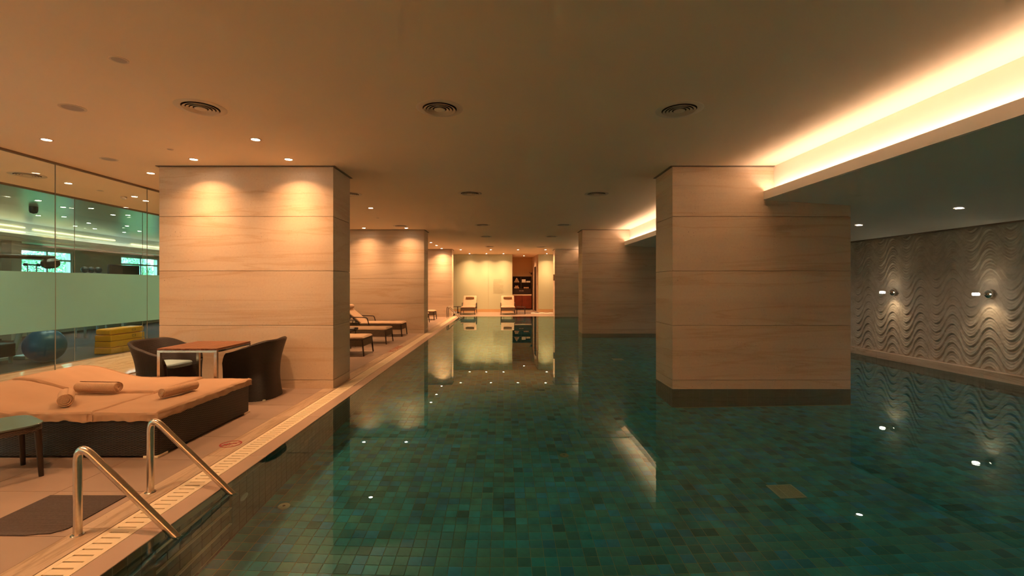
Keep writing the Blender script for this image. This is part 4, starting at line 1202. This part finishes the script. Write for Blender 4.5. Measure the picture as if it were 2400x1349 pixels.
for k in range(3):
    roll(.25+(k-1)*.097, 1.20+r_, ('left', 'middle', 'right')[k]+' of three rolled towels on the lower right cabinet shelf', M_towel, 'towels on the lower right shelf')
for sx, n, nm in ((.10, 4, 'taller left'), (.36, 2, 'lower right')):
    for k in range(n):
        t = thing('folded_towel', 'folded white towel, %s of the %s pile on the upper right cabinet shelf' % (['lowest', 'second', 'third', 'topmost'][k] if n == 4 else ['lower', 'upper'][k], nm), 'towel', (1.06+sx, CY+.16, 1.552+k*.045), 0, 'folded towels in the %s pile' % nm)
        MB().prism(rrect(.115, .14, .03), 0, .042).build('terry', M_white, t, bevel=.012)
t = thing('wall_hook', 'small dark bracket on the alcove wall above the cabinet', 'hook', (1.60, YF+2.5, 2.0))
MB().box(-.03, .05, -.05, .05, .0, .12).tube([(0, 0, .06), (-.09, 0, .09), (-.10, 0, .16)], .014, 8).build('bracket', M_cab, t)
t = thing('wall_box', 'small brown box fixed to the edge of the farthest pool pillar', 'wall box', (2.28, 20.75, 1.60))
MB().box(-.05, 0, 0, .10, 0, .28).build('case', M_pill, t, bevel=.004)

# ================================================================ GYM
pb = thing('vaulting_box', 'yellow stacked vaulting box standing behind the teal glass', 'vaulting box', (-8.08, 9.82, 0))
for k in range(4):
    tp_ = .004*k; z0 = k*.127; m = MB()
    a, b2 = .17-tp_, .45-tp_
    m.box(-a, a, -b2, b2, z0+.004, z0+.125)
    sec = m.build('box_section', M_yel, pb, bevel=.012 if k < 3 else .03)
    h = MB(); x = a
    h.box(x, x+.003, -.02+.12, .07+.12, z0+.05, z0+.055).box(x, x+.003, .1, .19, z0+.085, z0+.09).box(x, x+.003, .1, .105, z0+.05, z0+.09).box(x, x+.003, .185, .19, z0+.05, z0+.09)
    h.build('grip_frame', M_gymdark, sec)
t = thing('exercise_ball', 'large blue exercise ball behind the teal glass', 'ball', (-8.32, 8.44, 0))
bm_ = MB(); bm_.lathe([(.0005 if i in (0, 20) else .30*math.sin(PI*i/20), .30-.30*math.cos(PI*i/20)) for i in range(21)], 36, caps=False); bm_.build('ball_skin', M_blue, t, True)
t = thing('dark_bench', 'dark upholstered bench left of the blue exercise ball', 'bench', (-9.05, 8.15, 0))
MB().box(-.25, .25, -.35, .25, .12, .36).build('padded_block', M_gymdark, t, bevel=.02)
for sx in (-.2, .2):
    for sy in (-.3, .2): MB().box(sx-.02, sx+.02, sy-.02, sy+.02, 0, .12).build('leg', M_gymgrey, t)
# cable machine with a long arm reaching over the window
t = thing('cable_machine', 'gym machine with long brown arm and round pad, before the nearer window', 'gym machine', (-10.6, 9.3, 0))
MB().box(-.35, .35, -.12, .12, 0, .06).build('base', M_gymdark, t); MB().box(-.08, .08, -.08, .08, .06, 2.15).build('upright', M_gymdark, t, bevel=.01)
MB().tube([(0, 0, 2.00), (.1, 1.55, 2.04)], .045, 12).build('arm', M_lpan, t, True)
MB().lathe([(.001, -.12), (.10, -.11), (.16, -.06), (.17, 0), (.16, .06), (.10, .11), (.001, .12)], 24, Matrix.Translation((.1, 1.48, 1.90)) @ Matrix.Rotation(.2, 4, 'X'), caps=False).build('round_pad', M_lpan, t, True)
MB().box(-.15, .15, -.3, -.1, .3, 1.7).build('weight_stack', M_gymdark, t)
t = thing('barbell', 'short dark bar hanging before the nearer gym window', 'barbell', (-11.9, 11.58, 1.91))
MB().tube([(0, 0, 0), (0, .32, 0)], .018, 10).lathe([(.001, -.03), (.035, -.03), (.035, .03), (.001, .03)], 14, Matrix.Translation((0, 0, 0)) @ Matrix.Rotation(PI/2, 4, 'X'), caps=False).lathe([(.001, -.03), (.035, -.03), (.035, .03), (.001, .03)], 14, Matrix.Translation((0, .32, 0)) @ Matrix.Rotation(PI/2, 4, 'X'), caps=False).build('bar', M_gymdark, t, True)
MB().tube([(0, .05, 0), (0, .05, -1.91)], .012, 8).tube([(0, .27, 0), (0, .27, -1.91)], .012, 8).build('stand', M_gymgrey, t)
t = thing('screen_console', 'wide dark screen before the farther gym window', 'screen', (-10.9, 13.36, 0))
MB().box(-.03, .03, -.53, .53, 1.45, 1.97).build('screen', M_gymdark, t, bevel=.01); MB().box(-.04, .04, -.05, .05, 0, 1.45).build('stand', M_gymgrey, t); MB().box(-.12, .12, -.2, .3, 0, .03).build('base', M_gymgrey, t)
rk = thing('ball_rack', 'open rack carrying dark balls in the gym', 'rack', (-11.3, 12.75, 0))
MB().box(-.15, .15, -.35, .35, 1.70, 1.73).build('shelf', M_gymgrey, rk)
for sx in (-.13, .13):
    for sy in (-.33, .33): MB().box(sx-.02, sx+.02, sy-.02, sy+.02, 0, 1.70).build('post', M_gymgrey, rk)
for k, (dy, nm) in enumerate(((-.2, 'leftmost'), (-.0, 'middle'), (.22, 'rightmost'))):
    t = thing('medicine_ball', '%s dark medicine ball on the gym rack' % nm, 'ball', (-11.3, 12.75+dy, 1.731), group='medicine balls on the rack')
    MB().lathe([(.0005 if i in (0, 12) else .085*math.sin(PI*i/12), .085-.085*math.cos(PI*i/12)) for i in range(13)], 20, caps=False).build('ball_skin', M_gymdark, t, True)
t = thing('exercise_bike', 'grey exercise machine foot and post at far left behind glass', 'gym machine', (-9.25, 8.75, 0))
MB().box(-.3, .3, -.05, .05, 0, .07).box(-.05, .05, -.35, .35, 0, .06).build('foot_frame', M_gymgrey, t, bevel=.01)
MB().tube([(0, 0, .05), (.05, .1, .5), (.08, .15, .75)], .045, 12).build('post', M_gymgrey, t, True)
MB().box(-.1, .2, .05, .25, .74, .80).build('saddle', M_gymdark, t, bevel=.02)
MB().tube([(-.2, -.1, .08), (.05, .0, .28)], .02, 8).build('pedal_crank', M_gymgrey, t)

# ================================================================ light through the still water
wt.cycles.is_caustics_caster = True
for o in bpy.data.objects:
    if o.type == 'MESH' and o.parent and (o.parent.name.startswith(('floor_pool', 'wall_pool', 'trim_5')) or (o.name.startswith(('tile', 'grout')) and o.parent.name.startswith('pillar'))): o.cycles.is_caustics_receiver = True
for o in bpy.data.objects:      # the deck lamps near enough to the water's edge to light the tiles
    if o.type == 'LIGHT' and o.name.startswith(('downlight_beam', 'downlight_spill')) and -4.2 < o.location.x < 3 and 0 < o.location.y < 14: o.data.cycles.is_caustics_light = True
